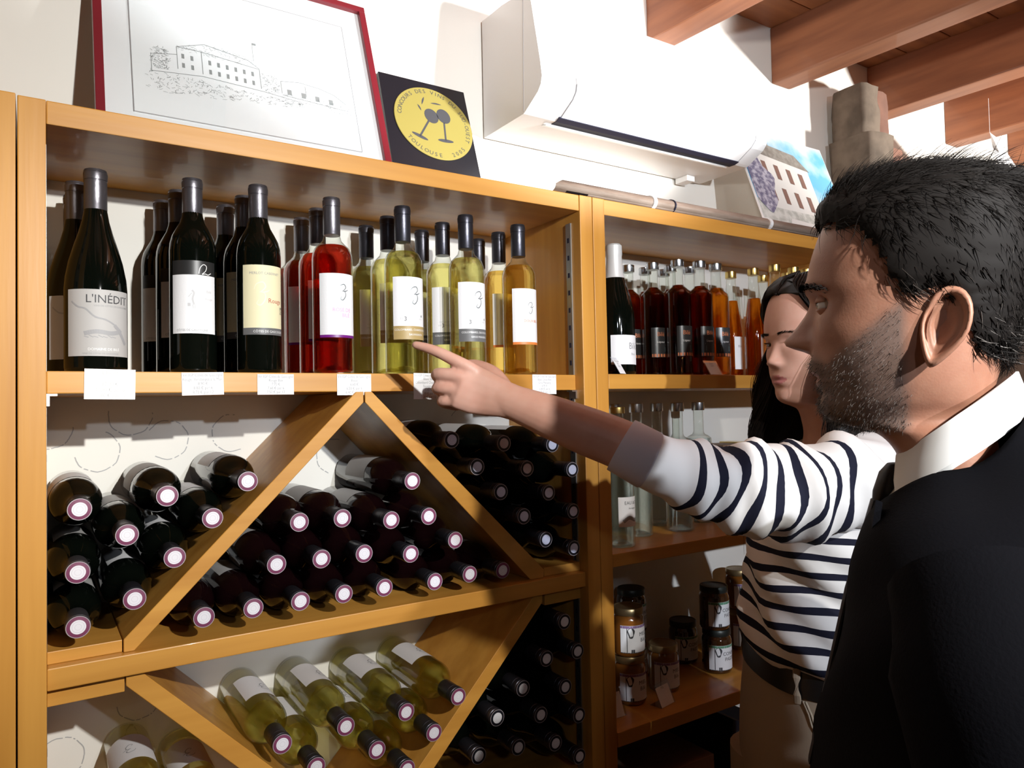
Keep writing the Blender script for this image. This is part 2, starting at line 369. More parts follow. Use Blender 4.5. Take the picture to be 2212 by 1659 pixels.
# ================================================================ air conditioner
ac = thing('air_conditioner', 'white wall-mounted split air conditioner above the wine rack', 'air conditioner', (0.868, D, 2.117))
prof = [(-0.006, 0.0), (-0.168, 0.0), (-0.176, 0.003), (-0.20, 0.016), (-0.222, 0.028), (-0.233, 0.040), (-0.237, 0.055), (-0.232, 0.09), (-0.204, 0.225), (-0.197, 0.240), (-0.184, 0.252), (-0.150, 0.262), (-0.09, 0.270), (-0.006, 0.272)]
LA = 0.712
def acsec(x, k=1.0): return [(x, y, z) for y, z in prof]
mk('casing', loft([acsec(0), acsec(LA)]), WHITEPL, ac)
mk('end_seam', loft([[(-0.0006, y, z) for y, z in [(-0.168, 0.004), (-0.170, 0.004), (-0.176, 0.25), (-0.174, 0.25)]], [(0, y, z) for y, z in [(-0.168, 0.004), (-0.170, 0.004), (-0.176, 0.25), (-0.174, 0.25)]]]), PALEINK, ac)
fp = [(-0.181, 0.0035), (-0.203, 0.0158), (-0.225, 0.0280), (-0.2375, 0.041), (-0.2405, 0.055), (-0.2385, 0.070)]
fo = [(y + 0.003, z + 0.0015) for y, z in fp][::-1]
mk('air_flap', loft([[(x, y, z) for y, z in fp + fo] for x in (0.09, 0.662)]), WHITEPL, ac)
for x in (0.0885, 0.6625):
    mk('flap_gap', loft([[(x + dx, y - 0.0008, z) for y, z in fp[:-1] + fo[1:]] for dx in (0, 0.0012)]), GREYINK, ac)
mk('air_slot', loft([[(x, y, z) for y, z in ((-0.152, -0.0010), (-0.170, -0.0014), (-0.184, 0.0022), (-0.182, 0.006), (-0.152, 0.0006))] for x in (0.084, 0.664)]), DARKSLOT, ac)
mk('slot_lip', loft([[(x, y, z) for y, z in ((-0.134, -0.0004), (-0.150, -0.0050), (-0.153, -0.0040), (-0.142, 0.0005))] for x in (0.070, 0.655)]), WHITEPL, ac)
mk('pipe_cover', box(0.615, 0.645, -0.05, -0.006, -0.016, 0.0, 0.002), WHITEPL, ac)

# ================================================================ framed drawing
def lean(name, label, cat, x0, y0, y1, z1, up=0.0025):
    a = math.atan2(y1 - y0, z1 - (ZT1 + 0.0006))
    o = thing(name, label, cat, (x0, y0, ZT1 + up)); o.rotation_euler = (-a, 0, 0); return o
fr = lean('picture_frame', 'framed pencil drawing of a country house in a dark red frame', 'picture', 0.080, 0.1216, 0.265, 2.326, 0.0054)
FW, FH, MW = 0.4945, 0.427, 0.0135
for x0, x1, z0, z1 in ((0, FW, 0, MW), (0, FW, FH - MW, FH), (0, MW, MW, FH - MW), (FW - MW, FW, MW, FH - MW)):
    mk('moulding', box(x0, x1, -0.004, 0.014, z0, z1, 0.0015), REDFRAME, fr)
mk('mount_board', box(MW, FW - MW, 0.006, 0.010, MW, FH - MW), mat('white_mount', (0.84, 0.85, 0.86), 0.7), fr)
mk('drawing_paper', box(0.0545, 0.4395, 0.0035, 0.006, 0.0600, 0.3630), mat('drawing_paper', (0.83, 0.85, 0.86), 0.7), fr)
S = []
def line(pts, w=0.0011, m=1): S.append(ribbon2(pts, w, m))
for p, q in (((0.0545, 0.06), (0.4395, 0.06)), ((0.0545, 0.363), (0.4395, 0.363)), ((0.0545, 0.06), (0.0545, 0.363)), ((0.4395, 0.06), (0.4395, 0.363))): line([p, q], 0.0012)
frame_line = S; S = []
# house: walls, hipped roof, windows, wing, barns
line([(0.125, 0.165), (0.125, 0.213), (0.171, 0.232), (0.245, 0.219), (0.263, 0.205), (0.263, 0.160)]); line([(0.125, 0.213), (0.165, 0.214), (0.262, 0.204)]); line([(0.165, 0.165), (0.165, 0.214)])
line([(0.084, 0.148), (0.084, 0.186), (0.125, 0.196)]); line([(0.084, 0.15), (0.165, 0.16), (0.268, 0.155), (0.33, 0.148)])
line([(0.30, 0.188), (0.335, 0.194), (0.373, 0.190), (0.40, 0.182), (0.422, 0.165)]); line([(0.30, 0.160), (0.30, 0.188)]); line([(0.345, 0.163), (0.345, 0.188)]); line([(0.30, 0.157), (0.42, 0.150)]); line([(0.255, 0.262), (0.2545, 0.22)], 0.0006)
for i in range(9):
    for r, z in ((0, 0.190), (1, 0.170)):
        x = 0.132 + i * 0.0145
        if i != 2: S.append(rect2(x, x + 0.0045, z - i * 0.0006, z + 0.010 - i * 0.0006))
for i in range(4): S.append(rect2(0.31 + i * 0.026, 0.318 + i * 0.026, 0.160 - i * 0.001, 0.172 - i * 0.001))
S.append(rect2(0.255, 0.262, 0.258, 0.263))
def scrib(n, u0, u1, v0, v1, L, w, shape=None):
    for _ in range(n):
        u, v = random.uniform(u0, u1), random.uniform(v0, v1)
        if shape and not shape(u, v): continue
        a = random.uniform(0, PI); l = L * random.uniform(0.4, 1)
        line([(u, v), (u + l * 0.5 * math.cos(a) + 0.001, v + l * 0.4 * math.sin(a)), (u + l * math.cos(a), v + l * math.sin(a) * 0.7)], w)
scrib(170, 0.084, 0.112, 0.150, 0.204, 0.006, 0.0007, lambda u, v: ((u - 0.098) / 0.015) ** 2 + ((v - 0.180) / 0.026) ** 2 < 1)
scrib(150, 0.262, 0.300, 0.150, 0.198, 0.006, 0.0006, lambda u, v: ((u - 0.280) / 0.017) ** 2 + ((v - 0.176) / 0.024) ** 2 < 1)
scrib(520, 0.078, 0.335, 0.098, 0.152, 0.008, 0.0006, lambda u, v: v < 0.150 - (u - 0.08) * 0.02 and v > 0.106 + (u - 0.08) * 0.11)
scrib(160, 0.127, 0.262, 0.206, 0.232, 0.006, 0.0005, lambda u, v: v < 0.214 + 0.017 * min(1, (u - 0.125) / 0.045, (0.263 - u) / 0.03))
scrib(90, 0.30, 0.43, 0.138, 0.160, 0.010, 0.0006)
def flat(vfs, y): return join(*[([(p[0], y, p[1]) for p in v], f) for v, f in vfs])
PENCIL = mat('pencil_grey', (0.27, 0.29, 0.29), 0.7)
mk('pencil_drawing', flat(S, 0.0032), PENCIL, fr); mk('ruled_line', flat(frame_line, 0.0031), GREYINK, fr)
mk('glass_pane', box(MW * 0.6, FW - MW * 0.6, -0.0005, 0.0012, MW * 0.6, FH - MW * 0.6), PANE, fr)

# ================================================================ medal plaque
pq = lean('medal_plaque', 'black plaque with round gold wine-competition medal beside the framed drawing', 'plaque', 0.605, 0.178, 0.268, 2.204)
mk('board', box(0, 0.206, -0.003, 0.006, 0, 0.295, 0.001), BLACKBOARD, pq)
n = 64; cx_, cz_ = 0.1128, 0.1885
disc = [(cx_ + 0.0925 * math.cos(2 * PI * k / n), cz_ + 0.0905 * math.sin(2 * PI * k / n)) for k in range(n)]
md = mk('gold_medal', prism(disc, -0.0055, -0.003, 0.0008), GOLDD, pq)
pr = []
def arc_text(s, R, a0, a1, size, flip=False):
    for i, ch in enumerate(s):
        if ch == ' ': continue
        a = a0 + (a1 - a0) * i / (len(s) - 1)
        pr.append(text2(ch, cx_ + R * math.cos(a), cz_ + R * math.sin(a), size, rot=(a - PI / 2) if not flip else (a + PI / 2)))
arc_text("CONCOURS DES VINS DU SUD-OUEST", 0.076, math.radians(172), math.radians(-22), 0.0135)
arc_text("TOULOUSE  2005", 0.085, math.radians(216), math.radians(318), 0.0135, True)
def ellp(cx, cz, a, b, rot, n=20): return [(cx + a * math.cos(t) * math.cos(rot) - b * math.sin(t) * math.sin(rot), cz + a * math.cos(t) * math.sin(rot) + b * math.sin(t) * math.cos(rot)) for t in [2 * PI * k / n for k in range(n)]]
for gx, gz, bx_, bz in ((0.1085, 0.2060, 0.0720, 0.1475), (0.1385, 0.2120, 0.1330, 0.1480)):
    P_ = ellp(gx, gz, 0.0165, 0.0185, 0.2); pr.append((P_, [tuple(range(len(P_)))]))
    pr.append(ribbon2([(gx - (gx - bx_) * 0.25, gz - (gz - bz) * 0.25), (bx_, bz)], 0.0042, 1))
    P_ = ellp(bx_, bz, 0.0190, 0.0042, -0.35 if gx < 0.12 else 0.05); pr.append((P_, [tuple(range(len(P_)))]))
for u, v, L_, r in ((0.090, 0.232, 0.022, 1.2), (0.112, 0.240, 0.026, 0.05), (0.086, 0.215, 0.016, 2.0)):
    pr.append(ribbon2([(u, v), (u + L_ * 0.5 * math.cos(r), v + L_ * 0.5 * math.sin(r) + 0.001), (u + L_ * math.cos(r), v + L_ * math.sin(r))], lambda t: 0.004 * math.sin(PI * min(max(t, 0.05), 0.95)), 5))
mk('medal_print', flat(pr, -0.00575), INK, md)

# ================================================================ photo print of the house, roll, pillar
ph = lean('photo_print', 'colour photo board of a white country house leaning on display shelving', 'picture', 1.604, 0.060, 0.178, 2.258)
PWD, PHT = 0.40, 0.352
SKY = mat('print_sky', (0.16, 0.50, 0.80), 0.4, noise=((1, 1, 1), 7.0, (0.75, 0.85, 0.9), 0.42, 0.62)); HOUSEW = mat('print_wall', (0.80, 0.79, 0.74), 0.4); ROOFP = mat('print_roof', (0.24, 0.22, 0.19), 0.5, noise=((1, 1, 1), 60.0, (0.34, 0.32, 0.28), 0.4, 0.6))
WINP = mat('print_window', (0.25, 0.14, 0.11), 0.5); TREEP = mat('print_tree', (0.17, 0.16, 0.25), 0.5, noise=((1, 1, 1), 70.0, (0.55, 0.53, 0.60), 0.42, 0.62)); GRASSP = mat('print_grass', (0.44, 0.45, 0.40), 0.5, noise=((1, 1, 1), 35.0, (0.70, 0.70, 0.64), 0.4, 0.6))
mk('board', box(0, PWD, 0, 0.005, 0, PHT), PAPER, ph)
def pol(pts): return [(p[0], p[1]) for p in pts], [tuple(range(len(pts)))]
pieces = [(pol([(0.002, 0.09), (PWD - 0.002, 0.09), (PWD - 0.002, PHT - 0.002), (0.002, PHT - 0.002)]), 0), (pol([(0.002, 0.002), (PWD - 0.002, 0.002), (PWD - 0.002, 0.10), (0.002, 0.12)]), 5),
          (pol([(0.03, 0.10), (0.285, 0.095), (0.285, 0.255), (0.03, 0.285)]), 1), (pol([(0.02, 0.282), (0.295, 0.25), (0.245, 0.300), (0.02, 0.328)]), 2), (pol([(0.12, 0.31), (0.135, 0.308), (0.135, 0.328), (0.12, 0.330)]), 2)]
for i in range(4):
    for z, h in ((0.205, 0.048), (0.125, 0.050)):
        u = 0.075 + i * 0.052; pieces.append((pol([(u, z - 0.006 * i), (u + 0.018, z - 0.006 * i - 0.002), (u + 0.018, z + h - 0.006 * i - 0.002), (u, z + h - 0.006 * i)]), 3))
tr_ = [(0.045 + 0.055 * math.cos(t) * (1 + 0.2 * math.sin(5 * t)), 0.175 + 0.085 * math.sin(t) * (1 + 0.15 * math.cos(4 * t))) for t in np.linspace(0, 2 * PI, 30)[:-1]]
pieces.append((pol([(max(p[0], 0.003), p[1]) for p in tr_]), 4)); pieces.append((pol([(0.10, 0.03), (0.34, 0.03), (0.36, 0.055), (0.12, 0.070)]), 1))
(pv, pf), pm = merge_mats(pieces)
lay = [0.0]; zz = []
k = 0
for i, (vf, s) in enumerate(pieces):
    for _ in vf[0]: zz.append(-0.0003 - 0.00012 * i)
mk('printed_picture', ([(p[0], z, p[1]) for p, z in zip(pv, zz)], pf), [SKY, HOUSEW, ROOFP, WINP, TREEP, GRASSP], ph, midx=pm)

# rolled poster lying along the front edge of the shelving top
x0r, x1r = 0.868, 1.86
KRAFT = mat('brown_kraft_paper', (0.36, 0.28, 0.22), 0.7, noise=((3, 20, 20), 4.0, (0.26, 0.19, 0.14), 0.4, 0.65), bump=(30, 0.2))
roll = thing('poster_roll', 'rolled brown poster with tape strips along the shelving top edge', 'poster roll', (x0r, 0.022, ZT1 + 0.0165))
def spiral(x, n=34, t0=0.0):
    out = []
    for k in range(n):
        a = -2.4 + 2 * PI * 1.12 * k / (n - 1); r = 0.0158 - 0.0022 * k / (n - 1); out.append((x, r * 1.35 * math.cos(a), r * math.sin(a)))
    return out
so = spiral(0); outer = loft([[(x + (0.085 * max(0, math.cos(2.0 * i / 33)) if x == 0 else 0), p[1], p[2]) for i, p in enumerate(so)] for x in (0, x1r - x0r)], closed=False)
ro = mk('paper_sheet', outer, [KRAFT], roll, smooth=True)
sm = ro.modifiers.new('thickness', 'SOLIDIFY'); sm.thickness = 0.0008; sm.material_offset = 0
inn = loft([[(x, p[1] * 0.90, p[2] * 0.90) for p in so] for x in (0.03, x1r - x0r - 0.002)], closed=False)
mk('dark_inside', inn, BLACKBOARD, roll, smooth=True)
for x in (0.265, 0.33, 0.66): mk('tape_strip', tube([(x, 0, 0), (x + (0.010 if x != 0.33 else 0.003), 0, 0.0)], [(0.0217, 0.0166)] * 2, 20), WHITEPL if x != 0.33 else DARKSLOT, roll)

STONE = mat('grey_brown_stone', (0.17, 0.13, 0.095), 0.85, noise=((1, 1, 1), 14.0, (0.09, 0.068, 0.048), 0.35, 0.65), bump=(25, 0.6))
STONE2 = mat('reddish_stone', (0.25, 0.125, 0.085), 0.85, noise=((1, 1, 1), 10.0, (0.17, 0.085, 0.06), 0.35, 0.65), bump=(20, 0.5))
pil = thing('stone_pillar', 'rough stone pillar with narrow upper post against the wall under beam', 'pillar', (2.29, 0.17, 0))
def rough(vf, amt):
    return [(p[0] + random.uniform(-amt, amt), p[1] + random.uniform(-amt, amt), p[2]) for p in vf[0]], vf[1]
def stack(x0, x1, y0, y1, zs, amt, bulge=0.0):
    secs = []
    for i, z in enumerate(zs):
        s = []
        for k in range(16):
            a = 2 * PI * k / 16; ca, sa = math.cos(a), math.sin(a)
            u = math.copysign(abs(ca) ** 0.4, ca); w = math.copysign(abs(sa) ** 0.4, sa)
            s.append(((x0 + x1) / 2 + u * (x1 - x0) / 2 + random.uniform(-amt, amt), (y0 + y1) / 2 + w * (y1 - y0) / 2 + random.uniform(-amt, amt), z))
        secs.append(s)
    return loft(secs)
mk('shaft', stack(-0.115, 0.035, -0.06, 0.10, np.linspace(0, 2.335, 22), 0.005), STONE, pil, smooth=True, autos=50)
mk('shaft_face', stack(0.02, 0.148, -0.02, 0.10, list(np.linspace(1.2, 2.26, 12)) + [2.30, 2.325], 0.006), STONE2, pil, smooth=True, autos=50)
mk('upper_post', stack(-0.10, 0.00, -0.03, 0.09, np.linspace(2.32, 2.50, 6), 0.004), STONE, pil, smooth=True, autos=50)
mk('upper_post', stack(0.0, 0.075, -0.015, 0.09, np.linspace(2.30, 2.50, 6), 0.004), STONE2, pil, smooth=True, autos=50)

leaf = thing('paper_ornament', 'white pointed paper leaf hanging on a thread from the beam', 'ornament', tuple(at(2170, 340, -0.02)))
def leafpt(px, py, dy=0.0): return tuple(at(px, py, -0.02 + dy) - at(2170, 340, -0.02))
edge_a = [(2138, 286), (2143, 312), (2152, 345), (2166, 385), (2190, 425), (2222, 470)]; edge_b = [(2138, 286), (2153, 297), (2166, 315), (2182, 340), (2202, 370), (2226, 410)]
mk('leaf', loft([[leafpt(*a), leafpt((a[0] + b[0]) / 2, (a[1] + b[1]) / 2, -0.012), leafpt(*b), leafpt((a[0] + b[0]) / 2 + 1, (a[1] + b[1]) / 2, -0.009)] for a, b in zip(edge_a, edge_b)]), PAPER, leaf)
q0 = np.array(leafpt(2138, 286)); mk('thread', tube([q0, (q0[0], q0[1], 2.484 - at(2170, 340, -0.02)[2])], [0.0006] * 2, 6), PAPER, leaf)
# ================================================================ bottles
def relax(P, R, n=60, fix=None, walls=()):
    """push circles (2-D) apart until none overlap"""
    P = np.array(P, float); R = np.array(R, float)
    for _ in range(n):
        for i in range(len(P)):
            for j in range(i + 1, len(P)):
                d = P[j] - P[i]; L = np.linalg.norm(d) + 1e-9; m = R[i] + R[j] - L
                if m > 0: P[i] -= d / L * m / 2; P[j] += d / L * m / 2
        for (q, nrm) in walls:      # stay on the side nrm points to
            s = (P - np.array(q)) @ np.array(nrm) - R
            P += np.outer(np.where(s < 0, -s, 0), nrm)
    return P
BORD = [(0.030, 0.0), (0.0335, 0.002), (0.0345, 0.006), (0.0345, 0.190), (0.0335, 0.202), (0.0305, 0.214), (0.0250, 0.225), (0.0190, 0.236), (0.0155, 0.247), (0.0140, 0.258), (0.0138, 0.302)]
BURG = [(0.036, 0.0), (0.040, 0.002), (0.041, 0.007), (0.041, 0.120), (0.0395, 0.138), (0.0355, 0.160), (0.0295, 0.182), (0.0230, 0.203), (0.0180, 0.222), (0.0150, 0.240), (0.0142, 0.290)]
RH = [(0.030, 0.0), (0.0335, 0.002), (0.0345, 0.006), (0.0345, 0.198), (0.0335, 0.208), (0.0290, 0.218), (0.0220, 0.225), (0.0165, 0.231), (0.0140, 0.240), (0.0136, 0.302)]
def caps(z0, z1, r, n=26):
    return lathe([(r + 0.0001, z0), (r + 0.0006, z0 + 0.001), (r + 0.0006, z1 - 0.017), (r + 0.0001, z1 - 0.0165), (r + 0.0001, z1 - 0.0155), (r + 0.0010, z1 - 0.015), (r + 0.0014, z1 - 0.006), (r + 0.0010, z1 - 0.0045), (r + 0.0003, z1 - 0.004), (r + 0.0009, z1 - 0.003), (r, z1)], n)
def liq(prof, top, t=0.0022, punt=0.016):
    q = [(0.0008, punt), (0.012, punt * 0.85), (0.022, punt * 0.35), (0.028, 0.0045)]
    for r, z in prof[2:]:
        if z + 0.001 < top: q.append((r - t, max(z, 0.006)))
    rt = np.interp(top, [z for r, z in prof], [r for r, z in prof]) - t
    q += [(rt, top), (0.0008, top + 0.0001)]
    return lathe(q, 28)
LHW = 0.0355        # half width of a wine label on the glass
def swash(u, v, s):     # flourished initial printed on the house labels
    w = lambda t: s * 0.055 * (0.35 + math.sin(PI * t))
    return [ribbon2([(u - 0.42 * s, v + 0.52 * s), (u - 0.28 * s, v + 0.85 * s), (u + 0.10 * s, v + 0.98 * s), (u + 0.26 * s, v + 0.70 * s), (u + 0.02 * s, v + 0.42 * s), (u - 0.12 * s, v + 0.36 * s)], w),
            ribbon2([(u - 0.12 * s, v + 0.36 * s), (u + 0.20 * s, v + 0.30 * s), (u + 0.24 * s, v - 0.05 * s), (u - 0.02 * s, v - 0.42 * s), (u - 0.26 * s, v - 0.34 * s), (u - 0.14 * s, v - 0.10 * s)], w),
            ribbon2([(u - 0.02 * s, v + 0.36 * s), (u + 0.30 * s, v + 0.40 * s), (u + 0.52 * s, v + 0.52 * s)], w)]
def label_on(root, r, z0, z1, hw, paper, prints, name='label'):
    lab = mk(name, wrap(rect2(-hw, hw, z0, z1, 18), r + 0.0004), paper, root, smooth=True)
    allp = []; mats_ = []
    for vfs, m in prints:
        if m not in mats_: mats_.append(m)
        for vf in vfs: allp.append((vf, mats_.index(m)))
    if allp:
        vf, mi = merge_mats(allp)
        mk('print', wrap(vf, r + 0.0006), mats_, lab, midx=mi)
    return lab
def proto(kind):
    o = thing('wine_bottle', '', 'bottle')
    r = 0.0345
    if kind == 'inedit':
        mk('glass', lathe(BURG, 36), BLACKGLASS, o, smooth=True, autos=60); mk('capsule', caps(0.238, 0.298, 0.0147), FOIL, o, smooth=True, autos=30)
        hill = [ribbon2([(-0.040, 0.100), (-0.030, 0.092), (-0.020, 0.089), (-0.008, 0.078), (0.006, 0.074), (0.020, 0.066), (0.030, 0.058)], 0.0022), ribbon2([(0.018, 0.067), (0.026, 0.058), (0.034, 0.046), (0.038, 0.040)], 0.005), ribbon2([(-0.022, 0.054), (-0.006, 0.057), (0.012, 0.055), (0.024, 0.057)], 0.006)]
        hill += [ribbon2([(-0.022 + i * 0.006, 0.050 + 0.002 * (i % 2)), (-0.016 + i * 0.006, 0.0485)], 0.001, 1) for i in range(7)]
        label_on(o, 0.041, 0.022, 0.117, 0.047, GREYP, [([text2("L'INÉDIT", 0.0105, 0.098, 0.0165, 0.98)], INK), ([text2("VINS DE CÔTES DE GASCOGNE", 0.016, 0.0925, 0.0036), text2("VINS DE CÔTES DE GASCOGNE", 0.0, 0.0245, 0.0034)] + hill, GREYINK), ([text2("DOMAINE DE BILÉ", 0.004, 0.030, 0.0052)], WHITEPL)])
    elif kind in ('two', 'merlot'):
        mk('glass', lathe(BORD, 36), BLACKGLASS, o, smooth=True, autos=60); mk('capsule', caps(0.250, 0.306, 0.0143), FOIL, o, smooth=True, autos=30)
        if kind == 'two':
            label_on(o, r, 0.150, 0.172, LHW, mat('black_upper_label', (0.02, 0.02, 0.02), 0.4), [([ribbon2([(0.006, 0.152), (0.008, 0.161), (0.013, 0.1665), (0.018, 0.164), (0.0165, 0.157), (0.011, 0.1515), (0.016, 0.1525), (0.021, 0.1515), (0.026, 0.1545)], 0.0011)], WHITEPL)], 'upper_label')
            label_on(o, r, 0.060, 0.150, LHW, PAPER, [([text2("CÔTES DE GASCOGNE", -0.004, 0.0635, 0.0046)], GREYINK), ([ribbon2([(0.0 - 0.004, 0.126), (-0.001, 0.122), (-0.003, 0.113), (-0.001, 0.104)], 0.0028), ribbon2([(-0.003, 0.104), (-0.002, 0.098)], 0.001, 1), ribbon2([(0.0, 0.104), (0.0005, 0.098)], 0.001, 1), ribbon2([(-0.004, 0.122), (-0.009, 0.116)], 0.001, 1)] + [ribbon2([(-0.010, 0.104), (-0.006, 0.104)], 0.005, 1)], PALEINK), ([text2("Bilé", 0.022, 0.123, 0.006), text2("Rouge", 0.022, 0.112, 0.005)], PALEINK)])
        else:
            label_on(o, r, 0.071, 0.171, LHW, CREAM, [([text2("MERLOT CABERNET", 0.001, 0.156, 0.0056)], GREYINK), (swash(-0.006, 0.118, 0.026), PALEYEL), ([text2("Rouge", 0.018, 0.111, 0.0105)], REDINK), ([text2("Bilé", 0.029, 0.100, 0.0085, rot=-PI / 2)], INK)])
            label_on(o, r, 0.060, 0.071, LHW, BANDG, [([text2("CÔTES DE GASCOGNE", 0.008, 0.0635, 0.0052)], WHITEPL)], 'label_band')
    else:
        liqm = {'rose': ROSE, 'tan': WHITEWINE, 'grey': WHITEWINE, 'doux': SWEETWINE}[kind]
        mk('glass', lathe(RH, 36), GLASS, o, smooth=True, autos=60); mk('wine', liq(RH, 0.222), liqm, o, smooth=True, autos=60)
        mk('capsule', caps(0.241, 0.306, 0.0141), FOIL if kind == 'rose' else FOILD, o, smooth=True, autos=30)
        if kind == 'rose':
            label_on(o, r, 0.0655, 0.170, LHW, PAPER, [(swash(0.006, 0.133, 0.019), HOLO), ([text2("ROSÉ DE", 0.004, 0.105, 0.0088), text2("BILÉ", 0.011, 0.096, 0.0088)], PINKINK)]); label_on(o, r, 0.0610, 0.0655, LHW, BANDP, [], 'label_band')
        elif kind == 'doux':
            label_on(o, r, 0.0655, 0.172, LHW, PAPER, [(swash(0.004, 0.129, 0.016), HOLO), ([text2("DOUX BILÉ", 0.006, 0.105, 0.0072)], BANDO)]); label_on(o, r, 0.0605, 0.0655, LHW, BANDO, [], 'label_band')
        else:
            label_on(o, r, 0.085, 0.173, LHW, PAPER, [(swash(0.006, 0.134, 0.022), HOLO), ([text2("COLLECTION BILÉ", -0.002, 0.103, 0.0046), text2("DES 3 MOUSQUETAIRES", 0.0, 0.0965, 0.0042)], PALEINK), ([text2("3", -0.013, 0.094, 0.011)], INK), ([ribbon2([(0.020, 0.102), (0.023, 0.105)], 0.004, 1)], GREYINK)])
            label_on(o, r, 0.061, 0.085, LHW, BANDT if kind == 'tan' else BANDG, [([text2("COLOMBARD, CHARDONNAY," if kind == 'tan' else "COLOMBARD, SAUVIGNON,", 0.003, 0.0765, 0.0052), text2("SAUVIGNON" if kind == 'tan' else "GROS MANSENG", 0.008, 0.0680, 0.0052)], WHITEPL)], 'label_band')
    return o
ZS = 1.5602
cols = [('inedit', 'burgundy-shaped dark bottle with grey label reading L\'INÉDIT', [(0.073, 0.088), (0.056, 0.170), (0.052, 0.236)]),
        ('two', 'dark bottle with white label under black band', [(0.209, 0.080), (0.200, 0.156), (0.187, 0.232)]),
        ('merlot', 'dark bottle with cream label reading Merlot Cabernet', [(0.306, 0.064), (0.301, 0.137), (0.286, 0.210)]),
        ('rose', 'red rosé bottle with white label and purple edge', [(0.433, 0.075), (0.434, 0.154), (0.429, 0.232)]),
        ('tan', 'white-wine bottle with tan band below label', [(0.563, 0.066), (0.568, 0.144), (0.559, 0.230)]),
        ('grey', 'white-wine bottle with grey band below label', [(0.694, 0.064), (0.682, 0.136), (0.674, 0.212)]),
        ('doux', 'golden sweet-wine bottle with orange-edged white label', [(0.824, 0.078), (0.824, 0.152), (0.818, 0.226)])]
where = ['front of its file on upper shelf', 'second in its file on upper shelf', 'last in its file, by the wall']
up_p = np.array([p for _, _, L in cols for p in L]); up_r = [0.0412 if k == 'inedit' else 0.0348 for k, _, L in cols for _ in L]
up_p = relax(up_p, up_r, walls=[((0, 0.2795), (0, -1)), ((0.0138, 0), (1, 0))])
i = 0; PROTO = {}
for kind, lab, L in cols:
    for j in range(len(L)):
        if j == 0: o = PROTO[kind] = proto(kind)
        else: o = copy_tree(PROTO[kind])
        o.location = (up_p[i][0], up_p[i][1], ZS)
        o.rotation_euler = (0, 0, {'inedit': 0.10, 'two': -0.10}.get(kind, 0.02) + (random.uniform(-0.25, 0.25) if j else 0))
        tag(o, lab + ', ' + where[j], 'bottle', 'wine bottles on the upper shelf'); i += 1

# ---------------------------------------------------------------- bottles lying in the bays
SEALRIM = mat('seal_rim', (0.42, 0.38, 0.40), 0.4, metal=0.3); SEALLINE = mat('seal_line', (0.50, 0.46, 0.52), 0.5)
def laid_proto(glassm, wine=None, seal=(SEALP, SEALW), paper=PAPER, foil=FOILD):
    k = 0.94; pf = [(r, z * k) for r, z in BORD]
    o = thing('wine_bottle', '', 'bottle')
    if wine is None: mk('glass', lathe(pf, 30), glassm, o, smooth=True, autos=60)
    else:
        pf = [(r, z * k) for r, z in RH]
        mk('glass', lathe(pf, 30), GLASS, o, smooth=True, autos=60); mk('wine', liq(pf, 0.225), wine, o, smooth=True, autos=60)
    c = mk('capsule', caps(0.236, 0.2875, 0.0143, 24), foil, o, smooth=True, autos=30)
    n = 28; v = []; f = []; mi = []
    rad = [0.0146, 0.0137, 0.0094, 0.0074, 0.0070, 0.0040, 0.0037, 0.0010]; sl = [2, 0, 1, 3, 1, 3, 1]
    for r in rad: v += [(r * math.cos(2 * PI * q / n), r * math.sin(2 * PI * q / n), 0.2877 + (0.0004 if r < 0.0134 else 0)) for q in range(n)]
    for a in range(len(rad) - 1):
        for q in range(n): f.append((a * n + q, a * n + (q + 1) % n, (a + 1) * n + (q + 1) % n, (a + 1) * n + q)); mi.append(sl[a])
    f.append(tuple((len(rad) - 1) * n + q for q in range(n))); mi.append(1)
    mk('seal', (v, f), [seal[0], seal[1], SEALRIM, SEALLINE], c, midx=mi)
    label_on(o, 0.0345, 0.060, 0.155, 0.040, paper, [(swash(0.0, 0.11, 0.020), GREYINK)] if wine else [([text2("CÔTES DE GASCOGNE", 0, 0.07, 0.005)], PALEINK)])
    return o
YC = -0.006
def bay(pts, protos, label, group, walls, r=0.0347, roll=(PI, 0.5), n=80):
    P = [wz(px, py, YC) for px, py in pts]
    P = relax(P, [r] * len(P), n, walls=walls)
    for q, p in enumerate(P):
        pr_ = protos[q % len(protos)]
        o = pr_['o'] if not pr_.get('used') else copy_tree(pr_['o'])
        pr_['used'] = True
        a = roll[0] + random.uniform(-roll[1], roll[1])
        o.matrix_world = Matrix.Translation((p[0], D - 0.0012, p[1])) @ Matrix.Rotation(PI / 2, 4, 'X') @ Matrix.Rotation(a, 4, 'Z')
        tag(o, label[q] if isinstance(label, list) else label, 'bottle', group)
def nline(p, q, side):
    d = np.array(q) - np.array(p); d /= np.linalg.norm(d); nn = np.array([-d[1], d[0]]); return (p, nn * side)
W_L = ((0.0137, 0), (1, 0)); W_R = ((0.9208, 0), (-1, 0)); W_B = ((0, 1.1645), (0, 1)); W_F = ((0, 1.1816), (0, 1))
dlU = nline(dl[0], dl[5], 1); dlD = nline(dl[2], dl[3], -1); drU = nline(dr[4], dr[3], 1); drD = nline(dr[0], dr[1], -1)
vlD = nline(vl[1], vl[2], -1); vlU = nline(vl[5], vl[4], 1); vrU = nline((2 * XC - vl[5][0], vl[5][1]), (2 * XC - vl[4][0], vl[4][1]), -1); vrD = nline((2 * XC - vl[1][0], vl[1][1]), (2 * XC - vl[2][0], vl[2][1]), 1)
a_, b_, c_ = (' against the rack left panel', ' resting on the sloping board', ' between its neighbours')
UL = ['black wine bottle lying in the upper left corner bay,' + (a_, c_, b_, c_, b_, a_, b_, a_, b_)[q] for q in range(9)]
